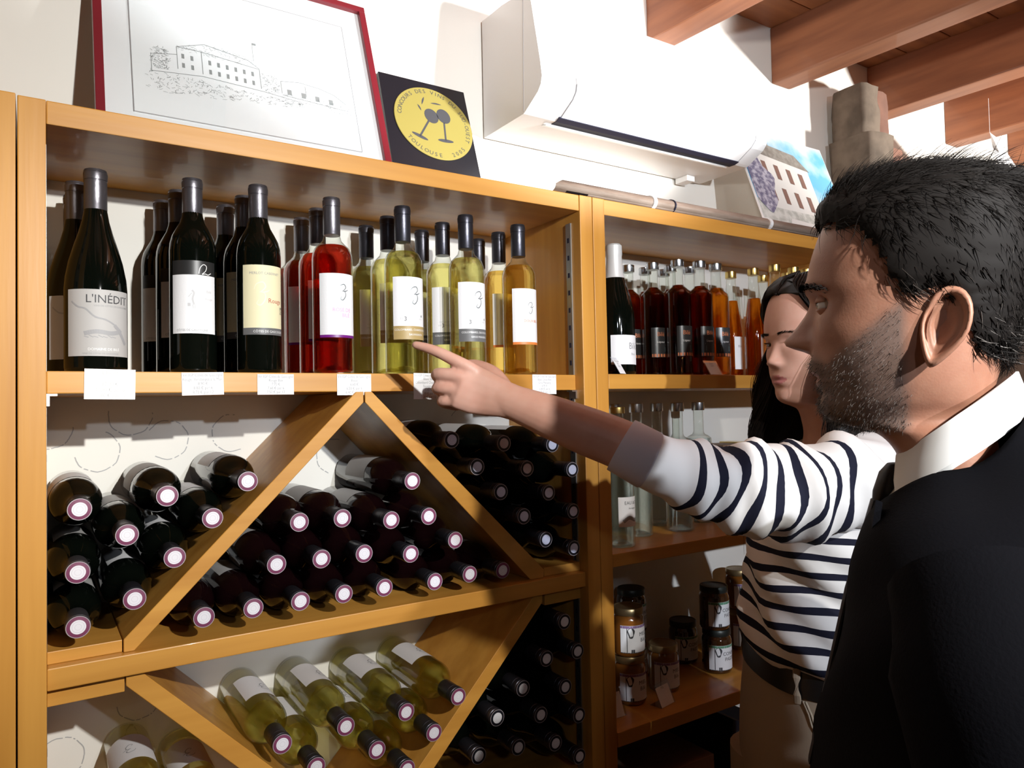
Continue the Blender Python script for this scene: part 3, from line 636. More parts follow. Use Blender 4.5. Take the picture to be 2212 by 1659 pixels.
UL[0] = 'topmost black bottle against the rack left panel in the upper left corner bay'; UL[1] = 'black bottle with label showing on top of the upper left corner pile'; UL[2] = 'highest black bottle resting on the sloping board of the upper left corner bay'; UL[7] = 'lowest black bottle on the shelf against the rack left panel'
UM = ['dark-red wine bottle lying on the shelf board in the bottom layer under the apex'] * 8 + ['dark-red wine bottle lying in the second layer of the pile under the apex'] * 5 + ['dark-red wine bottle lying in the third layer of the pile under the apex'] * 4 + ['single dark-red bottle with grey label topmost of the pile under the apex']
a_, b_, c_ = ' beside the slotted right panel', ' resting along the sloping board', ' between its neighbours'
UR = ['black bottle with bluish seal in the upper right corner bay,' + (b_, c_, c_, b_, c_, a_, b_, c_, a_, b_, b_, a_)[q] for q in range(12)]
LR = ['black bottle with grey seal in the lower right corner bay,' + (b_, b_, a_, b_, c_, b_, c_, a_, b_, c_, c_, a_)[q] for q in range(12)]
LV = ['pale white-wine bottle in the lower V-shaped bay,' + (' label up, in the top layer', ' wedged in the second layer', ' label up, in the top layer', ' wedged in the second layer', ' label up, in the top layer', ' lowest in the pile', ' wedged in the second layer', ' label up, in the top layer')[q] for q in range(8)]
black = {'o': laid_proto(BLACKGLASS)}; black2 = {'o': laid_proto(BLACKGLASS, foil=FOIL, paper=GREYP)}
bay([(172, 1100), (361, 1071), (535, 1040), (274, 1155), (460, 1120), (167.5, 1236), (377, 1203.5), (168.6, 1353.6), (290.5, 1293)], [black, black2],
    UL, 'bottles in the upper left bay', [W_L, W_F, dlU])
dark = {'o': laid_proto(PURPLEGLASS, paper=GREYP)}
bay([(440, 1332.6), (546.6, 1313), (648, 1298), (742, 1282), (829, 1267.5), (947.5, 1250.5), (1021.6, 1237), (1094, 1227.7), (596.5, 1218.7), (694, 1206), (786.5, 1195.5), (889.6, 1199), (982, 1168.4), (647, 1127.5), (737, 1120), (843.6, 1124), (924, 1114), (891, 1042.5)],
    [dark], UM, 'bottles in the middle bay', [W_B, dlD, drD])
blue = {'o': laid_proto(BLACKGLASS, seal=(BLACKBOARD, mat('blue_white_seal', (0.62, 0.65, 0.80), 0.5)))}
bay([(973.5, 951.4), (1087, 957.6), (1192, 961), (1029, 1009), (1137, 1012), (1234, 1013.6), (1079.5, 1063.5), (1183.6, 1064), (1236.8, 1104), (1131, 1115.6), (1177, 1164.5), (1238, 1183.6)],
    [blue], UR, 'bottles in the upper right bay', [W_R, drU, W_F])
blue2 = {'o': laid_proto(BLACKGLASS, seal=(BLACKBOARD, mat('pale_grey_seal', (0.70, 0.69, 0.70), 0.5)))}
bay([(1220.7, 1349), (1179, 1422), (1245.5, 1403.5), (1126.7, 1488), (1224, 1483.5), (1071, 1547.6), (1166, 1544.6), (1249.7, 1537.8), (1033.6, 1630), (1119, 1612), (1199, 1604), (1249.7, 1632.7)],
    [blue2], LR, 'bottles in the lower right bay', [W_R, vrD])
wht = {'o': laid_proto(None, WHITEWINE)}
bay([(609, 1606), (682, 1655), (746, 1568), (813.4, 1619), (880, 1540), (880.5, 1656), (936, 1586), (988, 1505)], [wht],
    LV, 'white wines in the lower middle bay', [vlU, vrU], roll=(PI - 0.5, 0.25))
bay([(318, 1770), (455, 1775), (385, 1880)], [{'o': laid_proto(None, WHITEWINE)}], 'pale white-wine bottle lying in the lower left corner bay', 'white wines in the lower left bay', [W_L, vlD], roll=(PI + 0.1, 0.15))

# ---------------------------------------------------------------- price cards on the shelf edge
cards = [((181, 797, 292, 862), ["L'Inédit", "", "12,00 €", "11,90 € par 6", "11,80 € par 12"], 'L\'Inédit, pale print', PALEINK, 0.02), ((393, 804, 484, 853), ["Vin IGP Côtes de Gascogne", "Rouge  Vendanges à la Main", "8,90 €", "8,80 € par 6", "8,70 € par 12"], 'Vendanges à la Main 8,90 €', GREYINK, -0.02),  # first card: pale ink stands in for print washed out by strong light
         ((556, 808, 635, 852), ["Vin IGP Côtes de Gascogne", "Rouge Bilé", "7,70 €", "7,60 € par 6", "7,50 € par 12"], 'Rouge 7,70 €', GREYINK, 0.0), ((728, 808, 802, 853), ["Vin IGP Côtes de Gascogne", "Rosé", "6,60 €", "6,50 € par 6", "6,40 € par 12"], 'Rosé 6,60 €', GREYINK, 0.0),
         ((893, 806, 957, 862), ["Vin IGP Côtes de Gascogne", "Blanc Sec", "Colombard Chardonnay", "Sauvignon", "7,40 €", "7,30 € par 6", "7,20 € par 12"], 'Blanc Sec 7,40 €', GREYINK, 0.01), ((1150, 809, 1202, 851), ["Vin IGP Côtes de Gascogne", "Blanc Doux Bilé", "Gros Manseng", "6,90 €", "6,80 € par 6", "6,70 € par 12"], 'Blanc Doux 6,90 €', GREYINK, 0.0)]
for (x0, y0, x1, y1), lines, lb, ink, rot in cards:
    a, b = at(x0, y0, 0.0248), at(x1, y1, 0.0248); w, h = b[0] - a[0], a[2] - b[2]
    o = thing('price_card', 'white price card on shelf edge reading ' + lb, 'price card', ((a[0] + b[0]) / 2, 0.0256, b[2]), group='price cards on the shelf edge'); o.rotation_euler = (0, rot, 0)
    mk('card', box(-w / 2, w / 2, -0.0008, 0, 0, h), PAPER, o)
    T = []; dz = h / (len(lines) + 0.3)
    for q, s in enumerate(lines):
        if s: T.append(text2(s, 0, h - dz * (q + 0.95), dz * 1.02, 0.82, maxw=w * 0.96))
    mk('print', flat(T, -0.001), ink, o)

# ================================================================ display shelving: liqueurs
LQ = [(0.026, 0.0), (0.029, 0.003), (0.0295, 0.008), (0.0295, 0.190), (0.0275, 0.198), (0.020, 0.205), (0.0145, 0.210), (0.0125, 0.216), (0.0122, 0.258)]
CN = [(0.023, 0.0), (0.0265, 0.003), (0.027, 0.008), (0.027, 0.110), (0.026, 0.130), (0.022, 0.165), (0.0175, 0.200), (0.0140, 0.230), (0.0125, 0.250), (0.0122, 0.268)]
SP = [(0.029, 0.0), (0.0325, 0.003), (0.033, 0.008), (0.033, 0.205), (0.0315, 0.215), (0.024, 0.221), (0.0160, 0.225), (0.0130, 0.232), (0.0127, 0.288)]
LABD = mat('black_label', (0.035, 0.035, 0.035), 0.3); ORINK = mat('orange_ink', (0.62, 0.20, 0.08), 0.5); TEALINK = mat('teal_ink', (0.20, 0.36, 0.36), 0.5)
def caplid(r, z0, z1, n=22): return lathe([(r, z0), (r + 0.0004, z0 + 0.001), (r + 0.0004, z1 - 0.001), (r - 0.0006, z1)], n)
def liqueur(lm):
    o = thing('liqueur_bottle', '', 'bottle')
    mk('glass', lathe(LQ, 28), GLASS, o, smooth=True, autos=60); mk('liqueur', liq(LQ, 0.213, 0.002, 0.012), lm, o, smooth=True, autos=60); mk('cap', caplid(0.0150, 0.256, 0.273), SILVER, o, smooth=True, autos=40)
    label_on(o, 0.0295, 0.045, 0.115, 0.024, LABD, [([text2("Bilé", 0, 0.095, 0.014)], ORINK), ([text2("Liqueur", 0, 0.079, 0.007), rect2(-0.014, 0.014, 0.0735, 0.0750)], WHITEPL), ([rect2(-0.023, 0.023, 0.046, 0.053, 6)], ORINK), ([rect2(-0.012, 0.012, 0.058, 0.070)], TEALINK)])
    return o
def cone(lm):
    o = thing('syrup_bottle', '', 'bottle')
    mk('glass', lathe(CN, 28), GLASS, o, smooth=True, autos=60); mk('syrup', liq(CN, 0.205, 0.002, 0.010), lm, o, smooth=True, autos=60); mk('cap', caplid(0.0140, 0.266, 0.284), GOLDM, o, smooth=True, autos=40)
    label_on(o, 0.027, 0.022, 0.108, 0.016, PAPER, [([text2("Bilé", 0, 0.08, 0.009)], GREYINK)])
    return o
def place_row(pts, rad, ztop, zsh, ymin=0.036, ymax=0.245):
    P = []
    for px, py in pts:
        r = ray(px, py); t = (ztop - CAMP[2]) / r[2]; p = CAMP + r * t; y = min(max(p[1], ymin), ymax); p = at(px, py, y); P.append((p[0], y))
    return P
lp = place_row([(1357, 574), (1393, 579), (1411.6, 569), (1433.6, 582.5), (1446, 574), (1463, 562), (1486, 577), (1510, 565), (1545, 570.5)], 0.03, 1.561 + 0.273, 1.561)
cp = place_row([(1578, 586), (1626.5, 579), (1647.6, 594), (1673, 570.5), (1700, 588), (1717, 573), (1738, 579)], 0.027, 1.561 + 0.286, 1.561)
ch = at(1316, 540, 0.07)
allp_ = np.array([(ch[0] + 0.006, 0.062)] + lp + cp); allr = [0.0425] + [0.030] * len(lp) + [0.0275] * len(cp)
allp_ = relax(allp_, allr, 120, walls=[((0, 0.2795), (0, -1)), ((0, 0.006), (0, 1)), ((0.9895, 0), (1, 0)), ((1.8735, 0), (-1, 0))])
ZL = 1.5612
o = thing('sparkling_wine_bottle', 'dark sparkling-wine bottle with white foil neck beside the shelving side panel', 'bottle', (allp_[0][0], allp_[0][1], ZL))
mk('glass', lathe([(0.037, 0), (0.041, 0.003), (0.042, 0.008), (0.042, 0.120), (0.040, 0.142), (0.034, 0.170), (0.025, 0.200), (0.018, 0.225), (0.0155, 0.27)], 32), BLACKGLASS, o, smooth=True, autos=60)
mk('foil', lathe([(0.0222, 0.2125), (0.0196, 0.225), (0.0182, 0.245), (0.0172, 0.260), (0.0182, 0.266), (0.0178, 0.284), (0.014, 0.288)], 28), WHITEFOIL, o, smooth=True, autos=40)
label_on(o, 0.042, 0.022, 0.085, 0.042, PAPER, [([text2("Bilé", 0.012, 0.055, 0.020, 0.9), text2("Brut", 0.012, 0.042, 0.007)], GREYINK)])
la = None
for q in range(len(lp)):
    p = allp_[1 + q]
    lm = ORANGEL if q == 8 else AMBER
    if q == 0: o = la = liqueur(AMBER)
    elif q == 8: o = liqueur(ORANGEL)
    else: o = copy_tree(la)
    o.location = (p[0], p[1], ZL); o.rotation_euler = (0, 0, random.uniform(-0.3, 0.1))
    tag(o, 'orange liqueur bottle with silver cap beside the conical syrup bottles' if q == 8 else 'clear bottle of dark amber liqueur with silver cap and black label', 'bottle', 'silver-capped liqueurs on the shelving')
ca = cone(ORANGEL)
for q in range(len(cp)):
    p = allp_[1 + len(lp) + q]; o = ca if q == 0 else copy_tree(ca)
    o.location = (p[0], p[1], ZL); o.rotation_euler = (0, 0, random.uniform(-0.6, 0.3))
    tag(o, 'conical bottle of orange syrup with gold cap on the display shelving', 'bottle', 'gold-capped syrups on the shelving')
ACRYL = clear('clear_acrylic', (0.90, 0.90, 0.93))
def holder(px, py, y, z, rot, w, h, lines, lb):
    p = at(px, py, y); o = thing('price_holder', lb, 'price holder', (p[0], y, z), rot)
    s = [(0.0, 0.0), (0.020, h), (0.0215, h), (0.002, 0.0012), (0.030, 0.0012), (0.030, 0.0)]
    mk('stand', loft([[(x, a, b) for a, b in s] for x in (-w / 2, w / 2)]), ACRYL, o)
    c = mk('card', xf(box(-w / 2 + 0.002, w / 2 - 0.006, -0.0008, -0.0002, 0.001, h * 0.86), lambda q: (q[0], q[1] + q[2] * 0.02 / h, q[2])), PAPER, o)
    T = [text2(sx_, -0.002, h * (0.74 - 0.16 * k), h * 0.15, 0.85, maxw=w * 0.7) for k, sx_ in enumerate(lines)]
    v, f = flat(T, -0.0011); mk('print', ([(q[0], q[1] + q[2] * 0.02 / h, q[2]) for q in v], f), GREYINK, c)
holder(1347, 806, 0.006, ZL, 0.5, 0.042, 0.036, ["Vin mousseux", "Bilé", "9,50 €"], 'clear acrylic price holder in front of the sparkling-wine bottle')
holder(1549, 806, 0.004, ZL, 0.1, 0.05, 0.034, ["Liqueur", "14,00 €"], 'clear acrylic price holder in front of the orange liqueur bottle')
# ---------------------------------------------------------------- clear spirits on the middle shelf
def spirit(prof, capm, captop):
    o = thing('spirit_bottle', '', 'bottle')
    mk('glass', lathe(prof, 30), GLASS, o, smooth=True, autos=60); mk('spirit', liq(prof, 0.214, 0.003, 0.014), WATERL, o, smooth=True, autos=60); mk('cap', caplid(0.0158, 0.286, captop), capm, o, smooth=True, autos=40)
    return o
sp = [(at(px, 862, y)[0], y) for px, y in ((1327, 0.215), (1373, 0.130), (1417.5, 0.205), (1462, 0.115), (1507, 0.175))]
ea = at(1336, 1000, 0.060)
sp = relax(np.array([(ea[0], 0.060)] + sp), [0.0335] * 6, 100, walls=[((0, 0.2795), (0, -1)), ((0, 0.012), (0, 1)), ((0.9895, 0), (1, 0))])
eb = spirit(SP, GOLDM, 0.300); eb.location = (sp[0][0], sp[0][1], 1.1922); eb.rotation_euler = (0, 0, 0.1)
label_on(eb, 0.033, 0.045, 0.108, 0.030, PAPER, [([text2("EAU & D", 0.002, 0.092, 0.010), text2("Armagnac", 0.004, 0.082, 0.0055)], INK), ([ribbon2([(-0.02, 0.056), (-0.006, 0.064), (0.012, 0.058), (0.024, 0.062)], 0.008)], GREYINK)])
tag(eb, 'clear spirit bottle with gold cap and white label reading EAU & D', 'bottle')
sb = spirit(SP, SILVER, 0.307)
for q in range(5):
    o = sb if q == 0 else copy_tree(sb)
    o.location = (sp[1 + q][0], sp[1 + q][1], 1.1922)
    tag(o, 'clear spirit bottle with silver cap on the shelf behind the striped sleeve', 'bottle', 'silver-capped spirits on the middle shelf')
p = at(1575, 958, 0.20)
cb = thing('gift_box', 'low brown gift box with gold trim behind the clear spirit bottles', 'box', (p[0], 0.20, 1.1922))
mk('box_body', box(-0.07, 0.11, -0.04, 0.05, 0, p[2] - 1.1922, 0.002), mat('brown_card', (0.25, 0.15, 0.09), 0.6), cb); mk('trim', box(0.02, 0.06, -0.041, 0.051, p[2] - 1.1925, p[2] - 1.189), GOLDM, cb)
# ---------------------------------------------------------------- jars on the lower shelf
JP = [(0.030, 0), (0.0345, 0.002), (0.036, 0.007), (0.036, 0.078), (0.034, 0.085), (0.0305, 0.089), (0.0305, 0.096)]
JARG = mat('dark_jar_contents', (0.045, 0.016, 0.005), 0.08, coat=1.0); HONEY = mat('amber_honey', (0.20, 0.07, 0.012), 0.1, coat=1.0)
LIDG = mat('gold_jar_lid', (0.38, 0.28, 0.14), 0.35, metal=0.8); LIDD = mat('dark_jar_lid', (0.04, 0.045, 0.04), 0.4, metal=0.6)
GREENB = mat('green_label_band', (0.12, 0.30, 0.18), 0.5); PURB = mat('mauve_label_band', (0.25, 0.16, 0.32), 0.5)
def jar(lid, cont, band, txt):
    o = thing('preserve_jar', '', 'jar')
    mk('jar_glass', lathe(JP, 30), cont, o, smooth=True, autos=60); mk('lid', lathe([(0.0335, 0.090), (0.0342, 0.0915), (0.0342, 0.104), (0.0330, 0.1055), (0.0300, 0.1055), (0.0290, 0.1045)], 28), lid, o, smooth=True, autos=40)
    blob = [(-0.026 + 0.008 * math.cos(t) * (1 + 0.2 * math.sin(3 * t)), 0.054 + 0.012 * math.sin(t)) for t in np.linspace(0, 2 * PI, 18)[:-1]]
    label_on(o, 0.036, 0.010, 0.070, 0.050, PAPER, [([rect2(-0.050, 0.050, 0.064, 0.0695, 12)], band), ([(blob, [tuple(range(len(blob)))]), rect2(-0.036, -0.0345, 0.012, 0.064), rect2(-0.026, -0.018, 0.0115, 0.018)], INK), ([rect2(-0.050, 0.050, 0.010, 0.0115, 12), text2(txt[0], 0.006, 0.046, 0.012), text2(txt[1], 0.006, 0.033, 0.012)], INK)])
    return o
ZJ = 0.8334
j1 = jar(LIDD, JARG, GREENB, ("CONFIT", "PASTÈ")); j2 = jar(LIDG, HONEY, PURB, ("MIEL", "Bilé")); used1 = [False, False]
jr = [(1, 1359, 0.105, 0, 'amber jar at the bottom of the stack beside the shelving side panel'), (1, 1358, 0.105, 1, 'amber jar on top of the stack beside the shelving side panel'), (1, 1432, 0.112, 0, 'single gold-lidded jar of honey standing alone on the lower shelf'), (0, 1476, 0.215, 0, 'dark-lidded jar in shadow behind the single honey jar'),
      (0, 1548, 0.118, 0, 'jar with green-banded label at the bottom of the stack nearest the woman'), (0, 1545, 0.118, 1, 'jar with green-banded label topmost of the stack nearest the woman'), (0, 1365, 0.222, 0, 'dark-lidded jar under another against the plaster wall'), (0, 1366, 0.222, 1, 'dark-lidded jar on top of another against the plaster wall'), (1, 1600, 0.20, 0, 'gold-lidded lower jar half hidden behind the striped shirt'), (1, 1600, 0.20, 1, 'gold-lidded upper jar half hidden behind the striped shirt')]
for kq, px, y, lv, lb in jr:
    x = at(px, 1400, y)[0]; src = (j1, j2)[kq]
    o = src if not used1[kq] else copy_tree(src); used1[kq] = True
    o.location = (x, y, ZJ + lv * 0.1058); o.rotation_euler = (0, 0, 0.15 if lv else 0.0)
    tag(o, lb, 'jar', 'preserve jars on the lower shelf')
holder(1444, 1505, 0.035, ZJ, 0.2, 0.055, 0.045, ["MIEL"], 'clear acrylic price holder in front of the single honey jar')
holder(1334, 1500, 0.050, ZJ, 0.0, 0.05, 0.055, ["CONFIT"], 'clear acrylic price holder with cream card beside the shelving side panel')
CRATE = wood('crate_wood', (0.26, 0.15, 0.09), (0.19, 0.10, 0.06), 'x', 0.7)
cr = thing('wooden_crate', 'weathered wooden wine crate standing on the shelf under the jars', 'crate', (1.0, 0.02, 0.4302)); cr.rotation_euler = (0, 0, 0.0)
for k in range(3): mk('lid_board', box(0, 0.292, k * 0.055, 0.053 + k * 0.055, 0.258, 0.27, 0.001), CRATE, cr)
for y0 in (0, 0.151): mk('side_board', box(0, 0.292, y0, y0 + 0.012, 0, 0.258), CRATE, cr)
for x0 in (0, 0.280): mk('end_board', box(x0, x0 + 0.012, 0.012, 0.151, 0, 0.258), CRATE, cr)
bc = thing('carton', 'black wine carton standing under the jar shelf behind the crate', 'carton', (1.41, 0.12, 0.4302))
mk('carton_body', box(-0.055, 0.075, -0.10, 0.12, 0, 0.30, 0.003), mat('black_carton', (0.008, 0.008, 0.010), 0.6), bc); mk('flap', prism([(-0.055, 0.30), (-0.05, 0.33), (0.01, 0.302)], -0.10, 0.12), BLACKBOARD, bc)
# ================================================================ people
SKINM = mat('man_skin', (0.40, 0.195, 0.125), 0.5, sss=0.12, noise=((1, 1, 1), 60.0, (0.36, 0.16, 0.10), 0.35, 0.7), bump=(500, 0.08))
SKINW = mat('woman_skin', (0.58, 0.33, 0.25), 0.5, sss=0.12, noise=((1, 1, 1), 40.0, (0.55, 0.29, 0.215), 0.35, 0.7))
LIPM = mat('man_lips', (0.27, 0.10, 0.075), 0.45); LIPW = mat('woman_lips', (0.45, 0.16, 0.15), 0.4)
nt = SKINM.node_tree; pb = nt.nodes['Principled BSDF']; src = pb.inputs['Base Color'].links[0].from_socket
at0 = nt.nodes.new('ShaderNodeAttribute'); at0.attribute_name = 'beard'; mx0 = nt.nodes.new('ShaderNodeMix'); mx0.data_type = 'RGBA'; mx0.inputs[7].default_value = (0.19, 0.125, 0.10, 1)
nt.links.new(at0.outputs['Fac'], mx0.inputs[0]); nt.links.new(src, mx0.inputs[6]); nt.links.new(mx0.outputs[2], pb.inputs['Base Color'])
HAIRM = mat('dark_brown_hair', (0.007, 0.005, 0.004), 0.7, spec=0.18); HAIRG = mat('grey_hair', (0.16, 0.14, 0.125), 0.55); HAIRW = mat('black_brown_hair', (0.008, 0.0055, 0.0045), 0.55, spec=0.25)
EYEW = mat('eye_white', (0.60, 0.56, 0.53), 0.2); IRIS = mat('dark_iris', (0.03, 0.018, 0.012), 0.15)
SUIT = mat('black_suit_cloth', (0.003, 0.003, 0.0045), 0.9, spec=0.08, bump=(400, 0.2)); SHIRT = mat('white_shirt', (0.80, 0.80, 0.78), 0.7); TIEM = mat('dark_tie', (0.010, 0.010, 0.014), 0.5)
TROUS = mat('beige_trousers', (0.36, 0.28, 0.20), 0.8, bump=(300, 0.15)); BELT = mat('black_leather', (0.008, 0.007, 0.007), 0.4); BUCK = SILVER

def fuse(vf, vox, it=4):
    me = bpy.data.meshes.new('f'); me.from_pydata([tuple(map(float, p)) for p in vf[0]], [], [tuple(map(int, q)) for q in vf[1]])
    o = bpy.data.objects.new('f', me); COL.objects.link(o)
    m = o.modifiers.new('r', 'REMESH'); m.mode = 'VOXEL'; m.voxel_size = vox
    s = o.modifiers.new('s', 'SMOOTH'); s.factor = 0.5; s.iterations = it
    bpy.context.view_layer.update(); e = bpy.data.meshes.new_from_object(o.evaluated_get(bpy.context.evaluated_depsgraph_get()))
    out = [tuple(p.co) for p in e.vertices], [tuple(p.vertices) for p in e.polygons]
    bpy.data.objects.remove(o); bpy.data.meshes.remove(me); bpy.data.meshes.remove(e); return out
NT = 96
def head(tab, feat, m=5):
    """closed head-and-neck surface, millimetres in, metres out; x forward, y left, z up"""
    T = smoothpts(tab, m); secs = []; info = []
    for z, F, B, Wd, fw, nf, nb in T:
        s = []
        for k in range(NT):
            # denser sampling on the front of the face
            u = 2 * PI * k / NT; t = u - 0.42 * math.sin(u) if True else u
            c, q = math.cos(t), math.sin(t)
            if c >= 0: f = fw + (F - fw) * abs(c) ** (2 / nf); l = Wd * math.copysign(abs(q) ** (2 / nf), q)
            else: f = fw - (fw - B) * abs(c) ** (2 / nb); l = Wd * math.copysign(abs(q) ** (2 / nb), q)
            if c > 0: f += feat(l, z, f) * min(1, c * 2.5)
            s.append((f / 1000, l / 1000, z / 1000)); info.append((t, z, f, l))
        secs.append(s)
    return loft(secs), info
def G(l, z, l0, z0, a, sl, sz): return a * (math.exp(-((abs(l) - l0) / sl) ** 2 - ((z - z0) / sz) ** 2))
def nose(l, z, tabN):
    zs = [t[0] for t in tabN][::-1]; N = np.interp(z, zs, [t[1] for t in tabN][::-1]); w = np.interp(z, zs, [t[2] for t in tabN][::-1])
    return N * math.exp(-(abs(l) / w) ** 2.3)
def ear(side, c, h, wd, tilt, out):
    """outer ear: c = centre (f, l, z) in m"""
    secs = []; n = 28
    prof_ = [(0.0, -0.15), (0.25, -0.20), (0.45, -0.05), (0.60, 0.10), (0.72, 0.08), (0.80, 0.26), (0.90, 0.42), (1.0, 0.34), (1.04, 0.15), (0.98, -0.05), (0.75, -0.35), (0.5, -0.75)]
    for rho, hh in prof_:
        s = []
        for k in range(n):
            a = 2 * PI * k / n; zz = math.sin(a); ff = -math.cos(a)
            sc = 1.0 + 0.12 * zz; ff2 = ff * (0.98 if zz > 0 else 0.98 - 0.42 * (-zz) ** 1.5)
            if ff2 > 0: ff2 *= 0.80
            x = ff2 * wd * rho * sc; z = zz * h * rho
            y = hh * wd * 0.9 - ff2 * rho * wd * 0 + max(0, -x) * out
            if ff2 > 0 and rho > 0.7: y -= 0.35 * wd * ff2 * (1 if abs(zz) < 0.5 else 0.3)
            xt = x * math.cos(tilt) - z * math.sin(tilt); zt = x * math.sin(tilt) + z * math.cos(tilt)
            s.append((c[0] + xt, c[1] + side * y, c[2] + zt))
        secs.append(s)
    v, f = loft(secs, caps=True)
    return v, (f if side < 0 else [tuple(q[::-1]) for q in f])
def strands(roots, n_seg, path, r0, n=3):
    """roots: list; path(root) -> list of points (m); tapered hairs"""
    V = []; F = []
    for rt in roots:
        P = np.array(path(rt)); L = len(P); base = len(V)
        rr = r0 * rng.uniform(0.7, 1.3)
        for i in range(L):
            t = P[min(i + 1, L - 1)] - P[max(i - 1, 0)]; t = t / (np.linalg.norm(t) + 1e-9)
            a = np.cross(t, [0.3, 0.8, 0.5]); a /= np.linalg.norm(a) + 1e-9; b = np.cross(t, a); r = rr * (1 - 0.85 * i / (L - 1))
            for k in range(n): V.append(tuple(P[i] + (a * math.cos(2 * PI * k / n) + b * math.sin(2 * PI * k / n)) * r))
        for i in range(L - 1):
            for k in range(n): F.append((base + i * n + k, base + i * n + (k + 1) % n, base + (i + 1) * n + (k + 1) % n, base + (i + 1) * n + k))
    return V, F
def sphere(c, r, n=20, m=12, z0=-1.0, z1=1.0):
    prof_ = []
    for i in range(m + 1):
        u = z0 + (z1 - z0) * i / m; u = max(-0.999, min(0.999, u)); prof_.append((r * math.sqrt(1 - u * u), r * u))
    v, f = lathe(prof_, n); return [(p[0] + c[0], p[1] + c[1], p[2] + c[2]) for p in v], f
def eye(parent, c, r, yaw, matw=EYEW):
    v, f = sphere((0, 0, 0), r); v = [(p[2], p[1], p[0]) for p in v]           # pole forward
    cy, sy = math.cos(yaw), math.sin(yaw); mi = []
    for q in f:
        cx = sum(v[i][0] for i in q) / len(q) / r; mi.append(1 if cx > 0.80 else 0)
    v = [(c[0] + p[0] * cy - p[1] * sy, c[1] + p[0] * sy + p[1] * cy, c[2] + p[2]) for p in v]
    mk('eye', (v, f), [matw, IRIS], parent, smooth=True, midx=mi)
def lids(c, r, side):
    """upper and lower eyelid shells around an eyeball"""
    out = []
    for lo, hi, up in ((0.10, 1.25, 1), (0.36, 1.25, -1)):
        secs = []
        for i in range(7):
            el = lo + (hi - lo) * i / 6
            secs.append([(c[0] + r * 1.07 * math.cos(el) * math.cos(a), c[1] + r * 1.07 * math.cos(el) * math.sin(a), c[2] + up * r * 1.07 * math.sin(el)) for a in np.linspace(-1.35, 1.35, 13)])
        o2 = [[(c[0] + (p[0] - c[0]) * 0.93, c[1] + (p[1] - c[1]) * 0.93, c[2] + (p[2] - c[2]) * 0.93) for p in s] for s in secs[:1]]
        out.append(loft(o2 + secs, closed=False))
    return join(*out)
def shifted(vf, d): return [(p[0] + d[0], p[1] + d[1], p[2] + d[2]) for p in vf[0]], vf[1]
def rotz(vf, a, c=(0, 0)):
    ca, sa = math.cos(a), math.sin(a)
    return [(c[0] + (p[0] - c[0]) * ca - (p[1] - c[1]) * sa, c[1] + (p[0] - c[0]) * sa + (p[1] - c[1]) * ca, p[2]) for p in vf[0]], vf[1]
def ring(F, B, Wd, zf, zs, zb, n=40, nf=2.3, fc=None):
    fc = (F + B) / 2 if fc is None else fc; out = []
    for k in range(n):
        t = 2 * PI * k / n; c, q = math.cos(t), math.sin(t)
        f = fc + ((F - fc) if c > 0 else (fc - B)) * math.copysign(abs(c) ** (2 / nf), c); l = Wd * math.copysign(abs(q) ** (2 / nf), q)
        z = zs + ((zf - zs) if c > 0 else (zb - zs)) * abs(c) ** 1.5
        out.append((f / 1000, l / 1000, z / 1000))
    return out
def rings(T, m=3, **k):
    S = smoothpts(T, m); return [ring(*r, **k) for r in S]
def wrinkle(vf, amp, sc, seed=0.0):
    out = []
    for p in vf[0]:
        d = amp * (math.sin(sc * (p[0] * 1.3 + p[2] * 1.9) + seed) * math.sin(sc * 0.8 * (p[1] * 1.7 - p[2] * 1.1) + 2 * seed) + 0.5 * math.sin(sc * 2.1 * (p[2] + 0.6 * p[0] - 0.4 * p[1]) + seed))
        out.append((p[0] + d, p[1] + d * 0.7, p[2] + d * 0.2))
    return out, vf[1]
def hand_parts(pose, s=1.0):
    """wrist at origin; a along the hand, b towards the index side, c out of the back of the hand"""
    parts = [tube([(-0.01, 0, 0), (0.012, -0.001, 0), (0.035, -0.003, 0), (0.060, -0.005, 0.001), (0.084, -0.005, 0.002), (0.092, -0.005, 0.0)], [(0.019, 0.0275), (0.019, 0.029), (0.018, 0.034), (0.0165, 0.038), (0.0145, 0.039), (0.010, 0.034)], 16, up=(0, 1, 0))]
    for ch, rr in pose:
        P = smoothpts([list(p) for p in ch], 4); R = np.interp(np.linspace(0, 1, len(P)), np.linspace(0, 1, len(rr)), rr)
        pts = list(P); t = P[-1] - P[-2]; t /= np.linalg.norm(t)
        pts += [P[-1] + t * rr[-1] * 0.6, P[-1] + t * rr[-1] * 0.95]; R = list(R) + [rr[-1] * 0.8, rr[-1] * 0.35]
        parts.append(tube(pts, R, 12, up=(0.13, 0.97, 0.2)))
    return join(*parts)
